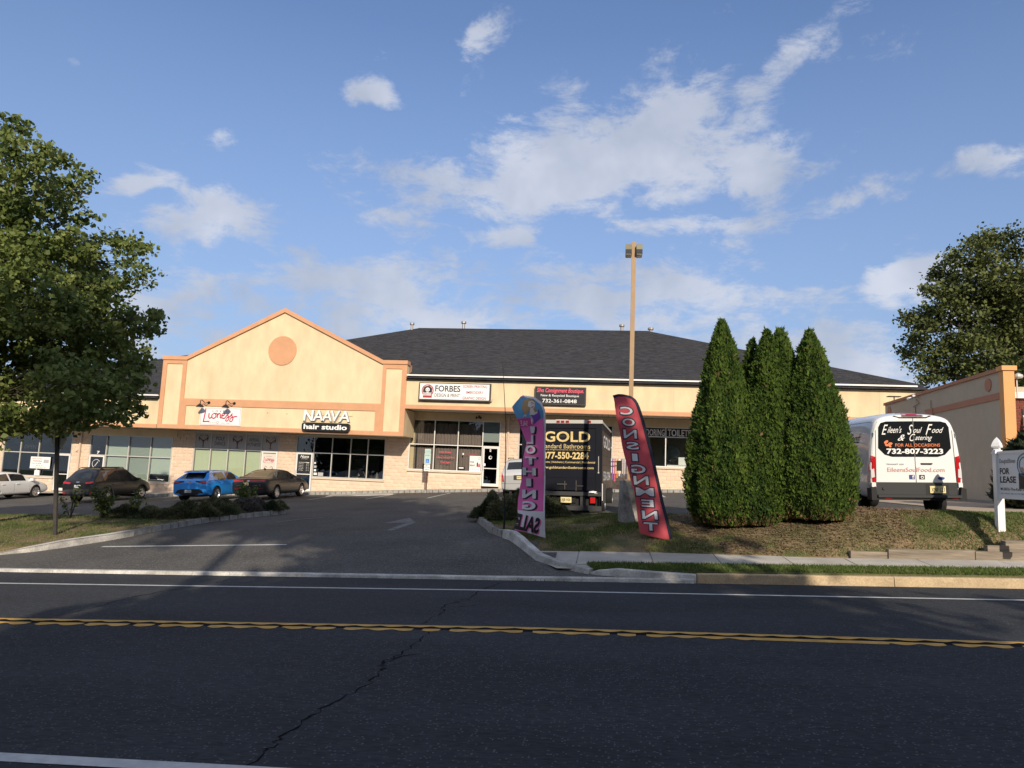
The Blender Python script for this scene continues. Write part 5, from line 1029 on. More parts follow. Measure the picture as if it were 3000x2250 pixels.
for a, b in ((-.74,-.60),(.72,.84)): MB().box(a, b, -.106, -.09, .47, .51).part('reflector', m_red, t, world=False)
c.plate('XNF L21', .28, .62, .60, .76); c.rect('plate_recess', .20, .70, .56, .80, m_black, out=.008)
c.decal('high_brake_light', [(-.42,2.36),(-.30,2.32),(.30,2.32),(.42,2.36),(.28,2.43),(-.28,2.43)], m_black, out=.03, res=.1); c.decal('high_brake_lens', [(-.24,2.36),(.24,2.36),(.20,2.42),(-.20,2.42)], m_red, out=.04, res=.1)
c.decal('handle', [(.13,1.25),(.36,1.25),(.37,1.28),(.12,1.28)], m_black, out=.03); MB().lathe([(.035, c.ray('y', -.72, .70)[0].y - .03), (.035, c.ray('y', -.72, .70)[0].y)], (-.72, 0, .70), 12, 1).part('sensor', m_trim, t, world=False)
for s_, a, b, z0_, z1_ in (('E',-.71,-.56,1.93,2.16),("ileen's",-.58,-.26,1.97,2.12),('S',-.14,-.01,1.93,2.16),('oul',-.01,.19,1.97,2.10),('F',.26,.42,1.93,2.17),('ood',.40,.66,1.97,2.10),('&',-.36,-.20,1.79,1.93),('C',-.10,.03,1.78,1.95),('atering',.02,.40,1.77,1.91)): c.label(s_, a, b, z0_, z1_, m_inkw, shear=.55, bold=.0)

c.label('FOR ALL OCCASIONS', -.42, .56, 1.655, 1.725, mat('orange ink', (.75, .20, .07), .5), bold=.006); c.label('732-807-3223', -.62, .62, 1.485, 1.61, m_inkw, bold=.03)
m_fade = mat('faded pink lettering', (.60, .33, .28), .6); c.label('EileensSoulFood.com', -.62, .63, 1.08, 1.18, m_fade); c.label('TRANSIT 250', -.64, -.26, 1.235, 1.265, m_trim)
c.rect('sticker', -.15, -.03, .91, 1.01, mat('navy ink', (.03, .05, .2), .5)); c.label('f', -.09, -.05, .92, 1.0, m_inkw, out=.02, bold=.03); c.rect('sticker', .07, .19, .91, 1.01, m_ink)
mb = MB(); yb = c.ray('y', .13, .96)[0].y; mb.lathe([(.034, yb - .018), (.034, yb - .01)], (.13, 0, .955), 12, 1, 0).lathe([(.018, yb - .022), (.018, yb - .018)], (.13, 0, .955), 12, 1, 1); mb.part('sticker_print', [m_inkw, m_ink], t, world=False)
c.decal('badge', [(.47 + .075 * (1 + math.cos(a)), .935 + .033 * math.sin(a)) for a in fr(0, 2 * PI - .4, .4)], mat('navy ink', (.03, .05, .2), .4), out=.014, res=.2)
for (cx_, cz_, ex, ez, rot) in ((-.62,1.76,.055,.03,.6),(-.61,1.69,.04,.028,-.3),(-.53,1.72,.05,.03,.2),(-.54,1.665,.035,.025,-.6)):
    c.decal('butterfly_wing', [(cx_ + ex * math.cos(a) * math.cos(rot) - ez * math.sin(a) * math.sin(rot), cz_ + ex * math.cos(a) * math.sin(rot) + ez * math.sin(a) * math.cos(rot)) for a in fr(0, 2 * PI - .5, .5)], MATS['orange ink'], out=.016, res=.2)
# side: grey-blue reflections are the sky; dark cladding low down and lettering
c.rect('side_cladding', .0, 5.2, .46, .60, m_trim, '-x', out=.006, res=.2); c.rect('side_rail', .15, 4.2, 2.235, 2.25, m_clear, '-x', out=.01, res=.2); c.label("Eileen's Soul Food", .6, 2.9, 1.75, 2.0, m_ink, axis='-x', shear=.5); c.label('732-807-3223', .8, 2.7, 1.35, 1.5, m_ink, axis='-x', bold=.02)
for (y0, y1) in ((3.9, 3.912), (2.6, 2.612)): c.rect('door_seam', y0, y1, .6, 2.2, m_black, '-x', out=.003, res=.2)

# black box truck
t = thing('box_truck', 'black box truck with gold lettering on its roller door', 'truck', (-1.36, 22.2, .50)); t.rotation_euler = (0, R(-1.2), R(-3.4))
m_tb = mat('black truck paint', (.006, .007, .013), .6, .2, 1.5, spec=.15); m_side = mat('printed truck side', (.016, .013, .013), .45, .5, .9, col2=(.07, .05, .04)); H_, hw = 2.87, 1.25
def P_(name, mb, m_, par=None): return mb.part(name, m_, par or t, world=False)
P_('box', MB().box(-hw, hw, .03, 5.0, .78, H_), m_tb); P_('side_panel', MB().box(hw, hw + .01, .12, 4.95, .84, 2.66).box(-hw - .01, -hw, .12, 4.95, .84, 2.66), m_side)
P_('roof_rail', MB().box(-hw - .02, hw + .02, -.02, .10, H_ - .01, H_ + .10).box(-hw - .025, -hw + .03, .1, 5.0, H_ - .01, H_ + .06).box(hw - .03, hw + .025, .1, 5., H_ - .01, H_ + .06), mat('pale roof rail', (.45, .43, .40), .5)); P_('roof_hatch', MB().box(-.25, .15, .4, 1.0, H_, H_ + .14), m_white)
P_('door_frame', MB().box(-hw, -1.06, -.03, .03, .74, H_ - .01).box(1.06, hw, -.03, .03, .74, H_ - .01).box(-1.06, 1.06, -.03, .03, 2.71, H_ - .01), m_tb)
for k in range(5): P_('door_panel', MB().box(-1.06, 1.06, -.012 + .002 * k, .029, .80 + k * .382, 1.177 + k * .382), m_tb)
for x in (-.97,-.62,-.11,.18,.86,.55 - .63 + .11): 
    if x not in (.03,): P_('marker_light', MB().box(x - .05, x + .05, -.045, -.02, H_ + .015, H_ + .075), m_red)
yT = -.018
text('GOLD', front(-.55,.89,2.28,2.61,yT), m_gold, t, world=False, bold=.02); text('Standard Bathrooms', front(-.66,.89,2.08,2.22,yT), m_gold, t, world=False); text('Home Improvements and Renovations', front(-.62,.89,2.01,2.06,yT), m_gold, t, world=False); text('877-550-2284', front(-.58,.84,1.75,1.97,yT), m_gold, t, world=False, bold=.03)
text('Bathrooms | Kitchens | Commercial | Residential', front(-.76,1.04,1.61,1.69,yT), m_gold, t, world=False, bold=.01); text('www.goldstandardbathrooms.com', front(-.66,1.0,1.43,1.53,yT), m_gold, t, world=False, bold=.015)
P_('emblem', MB().box(-.06, .12, yT - .004, yT - .001, 2.42, 2.50), m_blackm); P_('door_handle', MB().tube([(1.15, -.05, 1.35), (1.15, -.06, 1.85)], .012, 6).box(1.13, 1.17, -.06, -.03, 1.33, 1.37), m_alu)
P_('latch', MB().box(-.12, .18, -.05, -.01, .96, 1.0).box(.10, .13, -.06, -.01, .82, 1.08).box(.45, .70, -.04, -.01, .92, .95).box(.45, .48, -.04, -.01, .78, 1.1), m_steel)
P_('lift_gate', MB().box(-hw, hw + .0, -.14, .0, .64, .76), m_trim); P_('rear_bumper', MB().box(-hw + .02, hw - .0, -.16, -.04, .20, .34).box(-.80, -.66, -.1, .0, .34, .64).box(.60, .74, -.1, .0, .34, .64), m_trim); P_('chassis', MB().box(-.45, .45, 0, 6.8, .42, .62).box(-1.0, 1.0, .06, .12, .34, .64), m_black)
P_('step_light', MB().box(1.03, 1.13, -.15, -.14, .71, .73), mat('amber strip', (.5, .42, .1), .5)); P_('tail_light', MB().box(.90, 1.06, -.07, -.04, .42, .60), m_red); P_('tail_light', MB().box(-1.06, -.90, -.07, -.04, .42, .60), m_red)
p = P_('number_plate', MB().box(0, .33, -.09, -.08, .42, .59), mat('cream number plate', (.72, .62, .32), .5)); text('XJB H26', front(.03, .30, .45, .55, -.094), m_ink, p, world=False, bold=.01)
P_('side_bracket', MB().box(hw + .012, hw + .10, .25, .34, .42, 1.0), m_trim); P_('side_reflector', MB().box(hw + .0, hw + .02, .10, .2, .5, 1.02), m_white)
P_('mudguard', MB().box(.55, 1.2, .55, .58, .12, .62).box(-1.2, -.55, .55, .58, .12, .62), m_black); P_('light_cover', MB().lathe([(.0, .80), (.12, .78), (.14, .74)], (.98, -.06, 0), 10), m_white)
tm, rm = wheel_meshes(.40, .26, 6, .22)
for y in (1.5, 6.1):
    for sx in (-1, 1):
        for off in ((0, .28) if y < 2 else (0,)): w = link('wheel', tm, t); w.location = (sx * (hw - .12 - off), y, .40 - .0); w.rotation_euler = (0, 0, 0 if sx > 0 else PI); link('rim', rm, w)
P_('cab', MB().prism([(5.1,.5),(7.3,.5),(7.4,1.1),(6.9,1.25),(6.3,2.05),(5.1,2.1)], 0, -.98, .98), m_tb); P_('windscreen', MB().prism([(6.88,1.28),(6.90,1.28),(6.33,2.0),(6.31,2.0)], 0, -.85, .85), m_tint)
P_('mirror', MB().box(1.42, 1.62, 6.0, 6.08, 1.45, 1.85).tube([(1.0, 6.05, 1.6), (1.45, 6.05, 1.65)], .02, 6).tube([(1.0, 6.05, 1.8), (1.45, 6.05, 1.8)], .02, 6), m_black)
for k in range(3):
    for j in range(6): P_('rivet', MB().lathe([(.02, hw + .011), (.02, hw + .018)], (0, .5 + j * .8, 1.9 - k * .3), 6, 0), m_black)
text('GOLD', lambda a, b: Vector((hw + .016, .5 + 3.8 * a, 2.15 + .4 * b)), m_inkw, t, world=False, bold=.02); text('550-2284', lambda a, b: Vector((hw + .016, .5 + 3.8 * a, 1.1 + .3 * b)), m_inkw, t, world=False, bold=.02)

# ------------------------------------------------------------------ feather flags
def sheet_flag(name, rows, s, base, lean, Y, wave, m_, parent, dy=0.):
    """rows: (cy, left, right) in drawing units; returns mapping"""
    def P(cx, cy, o=0.): x0, y0, z0 = base; return Vector((x0 + ((cx - rows['bx']) - lean * (rows['by'] - cy)) * s, y0 + wave(cx, cy) - o, z0 + (rows['by'] - cy) * s))
    R_ = rows['r']; ys = fr(R_[0][0], R_[-1][0], 14); n = 14; V = []; F = []
    for y in ys:
        l, r = interp(y, [q[0] for q in R_], [q[1] for q in R_]), interp(y, [q[0] for q in R_], [q[2] for q in R_])
        V += [(l + (r - l) * k / n, y) for k in range(n + 1)]
    for j in range(len(ys) - 1): F += [(j * (n + 1) + k, (j + 1) * (n + 1) + k, (j + 1) * (n + 1) + k + 1, j * (n + 1) + k + 1) for k in range(n)]
    mb = MB(); mb.add([P(*v) for v in V], F); o = len(mb.v); mb.add([P(*v) + Vector((0, .004, 0)) for v in V], [f[::-1] for f in F]); mb.part(name, m_, parent, smooth=True); return P
def cloth_poly(P, pts, m_, parent, name='print', o=.004, res=26):
    from mathutils.geometry import delaunay_2d_cdt
    edge = []; n = len(pts)
    for i in range(n):
        a, b = Vector(pts[i]), Vector(pts[(i + 1) % n]); k = max(1, int((b - a).length / res)); edge += [a.lerp(b, t / k) for t in range(k)]
    q = list(edge); xs = [e.x for e in edge]; ys = [e.y for e in edge]; ep = [tuple(e) for e in edge]
    for x in fr(min(xs), max(xs), res):
        for y in fr(min(ys), max(ys), res):
            if inpoly(x, y, ep): q.append(Vector((x, y)))
    v, e, f, *_ = delaunay_2d_cdt(q, [], [list(range(len(edge)))], 1, 1e-5); return MB().add([P(p.x, p.y, o) for p in v], [tuple(t) for t in f]).part(name, m_, parent)
m_pink = mat('magenta flag cloth', (.92, .20, .54), .7, transl=.2); m_fred = mat('red flag cloth', (.64, .095, .12), .7, transl=.2); m_fnavy = mat('navy flag sleeve', (.012, .016, .035), .7); m_fwhite = mat('white flag cloth', (.80, .80, .82), .7, transl=.2); m_fblue = mat('sky blue flag cloth', (.13, .36, .60), .7, transl=.2)
t = thing('feather_flag', 'pink and blue feather flag with mirrored white clothing lettering', 'flag', (-1.39, 16.88, .30)); B1 = (-1.39, 16.88, .31); s1 = .002154
wv = lambda x, y: .030 * math.sin(y * .011 + x * .006) + .020 * math.sin(x * .022 + y * .004) - .10 * max(0, (520 - x) / 300) * math.sin(y * .0042 + .4)
rows1 = {'bx': 507, 'by': 1590, 'r': [(44,262,268),(60,235,378),(80,222,415),(120,188,470),(180,145,500),(220,160,512),(310,200,516),(430,250,514),(500,275,513),(575,304,512),(640,285,511),(740,262,509),(900,262,507),(960,250,506),(1050,225,505),(1200,204,503),(1310,203,503),(1460,230,505),(1520,242,507),(1530,262,507),(1585,480,509),(1592,505,510)]}
Pf = sheet_flag('cloth', rows1, s1, B1, .034, 0, wv, m_pink, t)
def rowpoly(rows, y0, y1, il=0, ir=0):
    R_ = rows['r']; ys = fr(y0, y1, 25); L_ = [(interp(y, [q[0] for q in R_], [q[1] for q in R_]) + il, y) for y in ys]; Q = [(interp(y, [q[0] for q in R_], [q[2] for q in R_]) - ir, y) for y in ys]; return L_ + Q[::-1]
top_ = [(x, y) for x, y in rowpoly(rows1, 60, 300, 1, 18)]; cloth_poly(Pf, [(x, y) for x, y in top_ if True][:len(top_) // 2] + [(300, 345), (395, 345), (488, 290)] + top_[len(top_) // 2 + 1:], m_fblue, t)
cloth_poly(Pf, [(160,310),(205,312),(250,405),(395,370),(395,300)][1:], m_pink, t, o=.006)
cloth_poly(Pf, rowpoly(rows1, 1310, 1588, 1, 1), m_fwhite, t, o=.005); cloth_poly(Pf, [(497,160),(512,220),(515,430),(511,900),(505,1300),(507,1585),(494,1570),(490,1300),(496,900),(498,430),(492,260),(470,150),(420,85),(380,62),(268,46),(385,58),(470,118)][:11], m_fwhite, t, name='sleeve', o=.007)
cloth_poly(Pf, [(265,44),(380,60),(470,120),(510,205),(512,300),(497,300),(490,215),(455,140),(375,80),(290,66)], m_fwhite, t, name='sleeve', o=.009)
m_skinp = mat('pale printed skin', (.62, .55, .50), .7); m_hair = mat('printed light brown hair', (.33, .22, .11), .7); m_purp = mat('purple print', (.16, .06, .33), .7)
cloth_poly(Pf, [(262,120),(290,85),(340,75),(390,95),(408,140),(400,190),(430,215),(405,235),(370,205),(330,215),(320,260),(280,250),(252,200)], m_hair, t, o=.008)
cloth_poly(Pf, [(325,110),(365,100),(395,120),(398,160),(385,190),(360,188),(318,165)], m_skinp, t, o=.011); cloth_poly(Pf, [(345,185),(375,190),(400,235),(438,215),(440,300),(380,330),(340,262)], m_skinp, t, o=.010); cloth_poly(Pf, [(345,262),(388,262),(425,240),(432,195),(448,215),(462,290),(420,330),(392,362),(375,300)], m_purp, t, o=.012)
cloth_poly(Pf, [(355,178),(380,162),(384,170),(366,184)], m_rose, t, o=.014); cloth_poly(Pf, [(205,312),(350,292),(392,362),(235,400)], mat('rose bag print', (.55, .06, .24), .7), t, o=.015); cloth_poly(Pf, [(260,300),(285,258),(305,262),(300,298),(290,275)], m_skinp, t, o=.014); cloth_poly(Pf, [(352,292),(372,330),(368,372),(358,345)], m_fwhite, t, o=.017)
cloth_poly(Pf, [(355,118),(385,132),(384,137),(352,124)], m_ink, t, o=.015)
def cl(P, ch, x0, x1, y0, y1, m_, par, o, bold=.0, skew=0., mirror=True, slx=0.): text(ch, (lambda a, b: P(x0 + (x1 - x0) * a + skew * (1 - b) * (y1 - y0), y1 - (y1 - y0) * b + slx * a * (x1 - x0), o)), m_, par, bold=bold, mirror=mirror, cuts=2)
m_shadow = mat('dark letter shadow', (.06, .015, .04), .7)
cl(Pf, 'SALE', 238, 314, 330, 385, m_fwhite, t, .019, skew=.12)
for ch, x0, x1, y0, y1 in (("'", 345, 395, 388, 462), ('L', 300, 378, 482, 580), ('O', 290, 402, 598, 690), ('T', 284, 412, 722, 806), ('H', 256, 405, 842, 926), ('I', 297, 352, 960, 1046), ('N', 250, 404, 1082, 1176), ('G', 254, 404, 1206, 1300)):
    b_ = .045 if ch not in "'L" else .03
    cl(Pf, ch, x0 + 14, x1 + 24, y0 + 2, y1 + 12, m_shadow, t, .009, b_); cl(Pf, ch, x0, x1, y0, y1, m_fwhite, t, .014, b_)
cl(Pf, 'SALE', 214, 478, 1345, 1520, m_pink, t, .011, .04, -.2, slx=.18); cl(Pf, 'SALE', 206, 465, 1338, 1508, m_ink, t, .016, .04, -.2, slx=.18)
pp = [Pf(507, 1600, -.01)] + [Pf(interp(y, [q[0] for q in rows1['r']], [q[2] for q in rows1['r']]) - 4, y, -.012) for y in (1500,1200,900,600,300,200,120,80,60,48)]; MB().tube(pp, .012, 6).part('pole', m_white, t); MB().tube([Pf(507,1590,-.01), Pf(525,1640,-.01) + Vector((0,0,0))], .012, 5).part('ground_spike', m_black, t)
# red flag
t = thing('feather_flag', 'red feather flag with navy edge and mirrored consignment lettering', 'flag', (1.49, 16.44, .43)); B2 = (1.49, 16.44, .44); s2 = .002083
rows2 = {'bx': 835, 'by': 1600, 'r': [(42,250,300),(58,190,385),(75,200,420),(100,205,445),(140,213,470),(180,216,487),(300,235,528),(400,258,556),(500,280,582),(600,296,610),(700,318,634),(800,345,656),(900,372,678),(1000,395,702),(1100,428,724),(1200,448,745),(1300,458,770),(1400,470,795),(1535,488,825),(1560,560,832),(1600,800,843)]}
wv2 = lambda x, y: .035 * math.sin(y * .009 + x * .004 + 1) + .018 * math.sin(x * .02 - y * .006)
Pg = sheet_flag('cloth', rows2, s2, B2, .016, 0, wv2, m_fred, t)
R2 = rows2['r']; ed = [(interp(y, [q[0] for q in R2], [q[2] for q in R2]), y) for y in fr(60, 1598, 40)]; cloth_poly(Pg, [(190,60),(260,42),(310,44)] + ed + [(x - 34, y) for x, y in ed[::-1] if y > 110] + [(400,92),(330,68),(260,68),(205,92)], m_fnavy, t, name='sleeve', o=.006)
m_out = mat('navy letter outline', (.03, .035, .06), .7)
for ch, x0, x1, y0, y1 in (('C',268,420,176,280),('O',292,442,304,402),('N',304,464,424,536),('S',334,486,558,656),('I',398,474,684,782),('G',388,560,804,912),('N',414,590,924,1036),('M',440,648,1048,1152),('E',498,646,1174,1268),('N',506,686,1292,1396),('T',524,688,1414,1516)):
    sk = .10 if ch not in 'T' else .06; cl(Pg, ch, x0 - 4 - sk * 50, x1 + 4 - sk * 50, y0 - 4, y1 + 4, m_out, t, .008, .055, sk); cl(Pg, ch, x0 + 9 - sk * 50, x1 - 9 - sk * 50, y0 + 9, y1 - 9, m_fwhite, t, .013, .02, sk)
pp = [Pg(interp(y, [q[0] for q in R2], [q[2] for q in R2]) - 10, y, -.012) for y in (1640,1500,1200,900,600,400,250,150,100,75,60)]; MB().tube(pp, .012, 6).part('pole', m_black, t)
# the bare flag pole
t = thing('bare_flagpole', 'thin black bare pole standing left of the pink flag', 'pole', (-2.44, 17.4, .34)); MB().tube([(-2.44,17.4,.30),(-2.46,17.4,1.6),(-2.50,17.4,3.0),(-2.64,17.4,4.5)], [.014,.013,.010,.006], 6).part('rod', m_black, t); MB().lathe([(.022,.3),(.022,.95)], (-2.44,17.4,0), 8).part('socket', m_black, t)

# ------------------------------------------------------------------ lamp post, signs
t = thing('lamp_post', 'tall square tan lamp post with two box lights on a concrete base', 'street lamp', (.57, 18.3, .7))
mb = MB(); n = 20; prof = [(.30,.45),(.285,.9),(.275,1.5),(.262,1.69),(.245,1.705)]; mb.lathe(prof, (.60, 18.3, 0), 24); mb.part('concrete_base', mat('old grey concrete', (.27, .26, .235), .95, .42, 2.4, bump=.012, bscale=12, var2=.3, scale2=18), t, smooth=False)
mb = MB().box(.52, .63, 18.24, 18.35, 1.70, 7.90); mb.part('post', m_pole, t); MB().box(.42, .73, 18.14, 18.45, 1.702, 1.73).part('base_plate', m_pole, t)
for sx in (-1, 1):
    x0, x1 = (.36, .515) if sx < 0 else (.635, .79); MB().prism([(7.52,18.12),(7.80,18.14),(7.80,18.50),(7.52,18.52)][::1] and [(x0,7.55),(x1,7.55),(x1,7.80),(x0,7.80)], 1, 18.12, 18.48).part('light_box', mat('olive bronze housing', (.17, .16, .085), .45, .2, 4), t)
    MB().box(x0 + .01, x1 - .01, 18.13, 18.47, 7.535, 7.549).part('light_lens', m_clear, t); MB().box(x0, x1, 18.105, 18.118, 7.555, 7.66).part('light_lens', m_trim, t)
t = thing('stop_sign', 'bare back of an octagonal sign on a brown post by the left kerb', 'road sign', (-14.0, 16.9, -.28)); t.rotation_euler = (0, R(-5.8), 0)
MB().box(-.045, .045, -.03, .03, -.3, 2.95).part('post', m_steel, t, world=False)
oc = [(.41 * math.cos(R(22.5 + 45 * k)), 2.58 + .41 * math.sin(R(22.5 + 45 * k))) for k in range(8)]; Mo = Matrix.Rotation(R(-24), 4, 'Z')
def rot_(o): o.matrix_local = Mo; return o
a = rot_(MB().prism(oc, 1, .035, .038).part('sign_plate', m_signback, t, world=False)); b = rot_(MB().prism([(x * .97, 2.58 + (z - 2.58) * .97) for x, z in oc], 1, .0385, .040).part('sign_face', m_stopred, t, world=False))
text('STOP', lambda a, b: Mo @ Vector((-.27 + .54 * (1 - a) , .043, 2.47 + .22 * b)), m_inkw, t, world=False, bold=.02)
t = thing('parking_sign', 'small blue and white accessible parking sign before the print shop', 'road sign', (-9.85, 38.7, .5)); MB().box(-9.88, -9.82, 38.67, 38.72, .3, 2.7).part('post', mat('rust brown post', (.10, .05, .03), .8), t)
pan = MB().prism(rrect(-10.03, -9.67, 1.98, 2.60, .04), 1, 38.64, 38.665).part('upper_plate', mat('pale green sign', (.46, .58, .52), .5), t); MB().prism(rrect(-10.02, -9.68, 2.61, 2.83, .04), 1, 38.64, 38.665).part('top_plate', MATS['pale green sign'], t); MB().prism(rrect(-10.02, -9.69, 1.60, 1.965, .03), 1, 38.64, 38.665).part('penalty_plate', m_white, t)
MB().box(-9.94, -9.76, 38.632, 38.639, 2.06, 2.27).part('blue_square', mat('sign blue', (.02, .17, .62), .5), t); hb = MB(); hb.tube([(-9.86 + .045 * math.cos(a), 38.628, 2.13 + .045 * math.sin(a)) for a in fr(2.4, 6.5, .4)], .008, 4); hb.tube([(-9.87, 38.628, 2.23), (-9.87, 38.628, 2.17), (-9.83, 38.628, 2.16), (-9.81, 38.628, 2.10)], .010, 4); hb.part('wheelchair_symbol', m_inkw, t)
text('RESERVED PARKING', front(-9.98,-9.72,2.45,2.50,38.635), m_teal, t, bold=.01); text('PENALTY', front(-9.94,-9.77,1.88,1.92,38.635), m_ink, t, bold=.01); text('$250 FIRST OFFENSE', front(-9.99,-9.72,1.79,1.84,38.635), m_ink, t, bold=.01); text('TOW-AWAY ZONE', front(-9.97,-9.74,1.66,1.71,38.635), m_ink, t, bold=.01); text('VAN ACCESSIBLE', front(-9.98,-9.72,2.68,2.73,38.635), m_teal, t)
# FOR LEASE board (faces left, runs towards the road)
t = thing('lease_sign', 'white posts holding a pale for lease board at the right edge', 'estate sign', (8.0, 15.95, 1.1)); px, py = 8.0, 15.95
def sp(y): 
    MB().box(px - .067, px + .067, y - .067, y + .067, .9, 2.66).part('post', m_pvc, t); m = MB(); m.box(px - .08, px + .08, y - .08, y + .08, 2.58, 2.62); m.lathe([(.07,2.66),(.07,2.70),(.105,2.71),(.115,2.74),(.095,2.80),(.055,2.87),(.0,2.93)], (px, y, 0), 4); m.part('post_cap', m_pvc, t)
sp(py); sp(py - 1.38)
yb, ya = py - .067, py - 1.313; bd = MB().box(px - .02, px + .02, ya, yb, 1.72, 2.50 + .08).part('board', mat('pale blue-white board', (.76, .77, .80), .5), t); [MB().box(px - .035, px + .035, ya, yb, z, z + .05).part('rail', m_pvc, t) for z in (2.58, 1.67)]
def bx(y0, y1, z0, z1): return lambda a, b: Vector((px - .024, y0 + (y1 - y0) * a, z0 + (z1 - z0) * b))   # y0 = reading left (far end)
text('DouglasElliman', bx(yb - .05, yb - .62, 2.36, 2.47), m_ink, bd, bold=-.004); text('FOR', bx(yb - .05, yb - .40, 2.16, 2.29), m_ink, bd, bold=.03); text('LEASE', bx(yb - .05, yb - .62, 1.99, 2.12), m_ink, bd, bold=.03); text('M (833)-The-Katz-Team', bx(yb - .06, yb - 1.05, 1.825, 1.895), m_ink, bd, bold=.01); text('Fair Haven, NJ | O 732.387.3800', bx(yb - .06, yb - 1.05, 1.755, 1.795), m_teal, bd)
m2 = MB()
for rr_ in (.24, .17): m2.tube([(px - .024, yb - .93 + rr_ * math.cos(a), 2.34 + rr_ * math.sin(a) * .9) for a in fr(0, 2 * PI, .25)], .010, 4)
m2.part('logo_ring', m_teal, bd); MB().box(px - .026, px - .021, yb - 1.0, yb - .72, 1.88, 2.18).part('portrait_suit', m_ink, bd); MB().lathe([(.06, px - .026), (.06, px - .021)], (0, yb - .84, 2.24), 12, 0).part('portrait_head', MATS['skin print'], bd)
# clothes rail outside the boutique
t = thing('clothes_rail', 'metal clothes rail packed with colourful garments outside the boutique', 'clothes rack', (.95, 38.3, 1.0)); MB().tube([(.0,38.3,1.0),(.0,38.3,2.68),(2.0,38.3,2.72),(2.0,38.3,1.0)], .02, 6).tube([(-.0,38.0,1.0),(-.0,38.6,1.0)], .02, 5).tube([(2.,38.0,1.0),(2.,38.6,1.0)], .02, 5).part('rail_frame', m_alu, t)
cols = [(.75,.70,.10),(.30,.33,.36),(.20,.10,.25),(.45,.10,.16),(.62,.22,.04),(.65,.62,.58),(.10,.14,.22),(.22,.25,.30),(.08,.06,.07),(.5,.35,.3),(.30,.05,.08),(.60,.58,.62),(.05,.05,.06),(.35,.40,.45),(.55,.12,.2),(.12,.2,.15)]
for i, cc in enumerate(cols):
    x = .08 + i * .118; l = random.uniform(.85, 1.25); m = MB(); n = 5; vs = []
    for k in range(n): z = 2.66 - l * k / (n - 1); w = (.10 if k == 0 else .20 + .05 * random.random()); vs += [(x - .035, 38.3 - w, z), (x - .035, 38.3 + w, z), (x + .035, 38.3 + w, z), (x + .035, 38.3 - w, z)]
    fs = []
    for k in range(n - 1): fs += [(4 * k + q, 4 * k + (q + 1) % 4, 4 * k + 4 + (q + 1) % 4, 4 * k + 4 + q) for q in range(4)]
    m.add(vs, fs + [(0, 1, 2, 3), (4 * n - 1, 4 * n - 2, 4 * n - 3, 4 * n - 4)]); m.part('garment', mat('garment cloth %d' % i, cc, .9, .15, 8), t)
# litter
for x, y, l in ((5.0, 15.85, 'scrap of white paper on the brown mulch'), (-1.2, 9.6, None)):
    if l: o = MB().add([(x, y, lawn(x, y) + .03), (x + .10, y - .02, lawn(x, y) + .05), (x + .12, y + .06, lawn(x, y) + .03), (x + .02, y + .07, lawn(x, y) + .04)], [(0, 1, 2, 3)]).part('paper_scrap', m_white); o['label'] = l; o['category'] = 'litter'

# ------------------------------------------------------------------ plants
m_leaf = mat('maple leaf', (.068, .11, .026), .55, attr='tone', col2=(.22, .26, .068), transl=.33, spec=.35)
m_oak = mat('oak leaf', (.030, .045, .014), .6, attr='tone', col2=(.135, .155, .04), transl=.2, spec=.3)
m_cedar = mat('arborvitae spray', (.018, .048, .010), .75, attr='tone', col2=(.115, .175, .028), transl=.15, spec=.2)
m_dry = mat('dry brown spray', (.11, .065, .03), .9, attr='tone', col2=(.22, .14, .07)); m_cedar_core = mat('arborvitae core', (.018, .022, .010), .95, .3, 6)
m_jun = mat('juniper spray', (.05, .068, .03), .8, attr='tone', col2=(.19, .185, .085), transl=.1); m_jungrey = mat('dry juniper', (.07, .065, .055), .85, attr='tone', col2=(.17, .15, .13))
m_yew = mat('dark yew needle', (.010, .018, .008), .8, attr='tone', col2=(.03, .045, .018))
def leaves(pos, size, nrm_bias=None, aspect=.62, tone=None, droop=.3, shape6=True):
    n = len(pos); d = rng.normal(size=(n, 3)); d[:, 2] -= droop; d /= np.linalg.norm(d, axis=1)[:, None]
    if nrm_bias is not None: nn = nrm_bias + rng.normal(size=(n, 3)) * .6
    else: nn = rng.normal(size=(n, 3)); nn[:, 2] += .9
    u = np.cross(nn, d); u /= np.linalg.norm(u, axis=1)[:, None] + 1e-9; s = (size * (.6 + .8 * rng.random(n)))[:, None]
    if shape6: T = np.array([(0, 0), (.5, .3), (.32, .68), (0, 1), (-.32, .68), (-.5, .3)])
    else: T = np.array([(-.15, 0), (.15, 0), (.5, .85), (-.5, 1.)])
    k = len(T); V = np.empty((n, k, 3))
    for i, (a, b) in enumerate(T): V[:, i] = pos + u * s * a * aspect * 2 + d * s * b
    return V.reshape(-1, 3), np.arange(n * k).reshape(-1, k)
def crown(name, blobs, m_, per, size, parent, clus=.3, npc=22, seedtone=.5, squash=.85):
    P = []; T = []
    for (x, y, z, r) in blobs:
        nc = max(3, int(per * r * r)); c = rng.normal(size=(nc, 3)); c /= np.linalg.norm(c, axis=1)[:, None]; rad = r * (.35 + .65 * rng.random(nc) ** .45); c = c * rad[:, None]; c[:, 2] *= squash; c += (x, y, z)
        tn = np.clip(seedtone + .28 * rng.normal(size=nc), 0, 1)
        pts = np.repeat(c, npc, axis=0) + rng.normal(size=(nc * npc, 3)) * clus * (.6 + .4 * min(1, r)) * np.array([1, 1, .6]); P.append(pts); T.append(np.repeat(tn, npc) + .18 * rng.normal(size=nc * npc))
    P = np.concatenate(P); T = np.clip(np.concatenate(T), 0, 1); V, F = leaves(P, size); V -= np.array(wloc(parent)); o = link(name, fastmesh(name, V, F, m_, attr=T), parent); return o
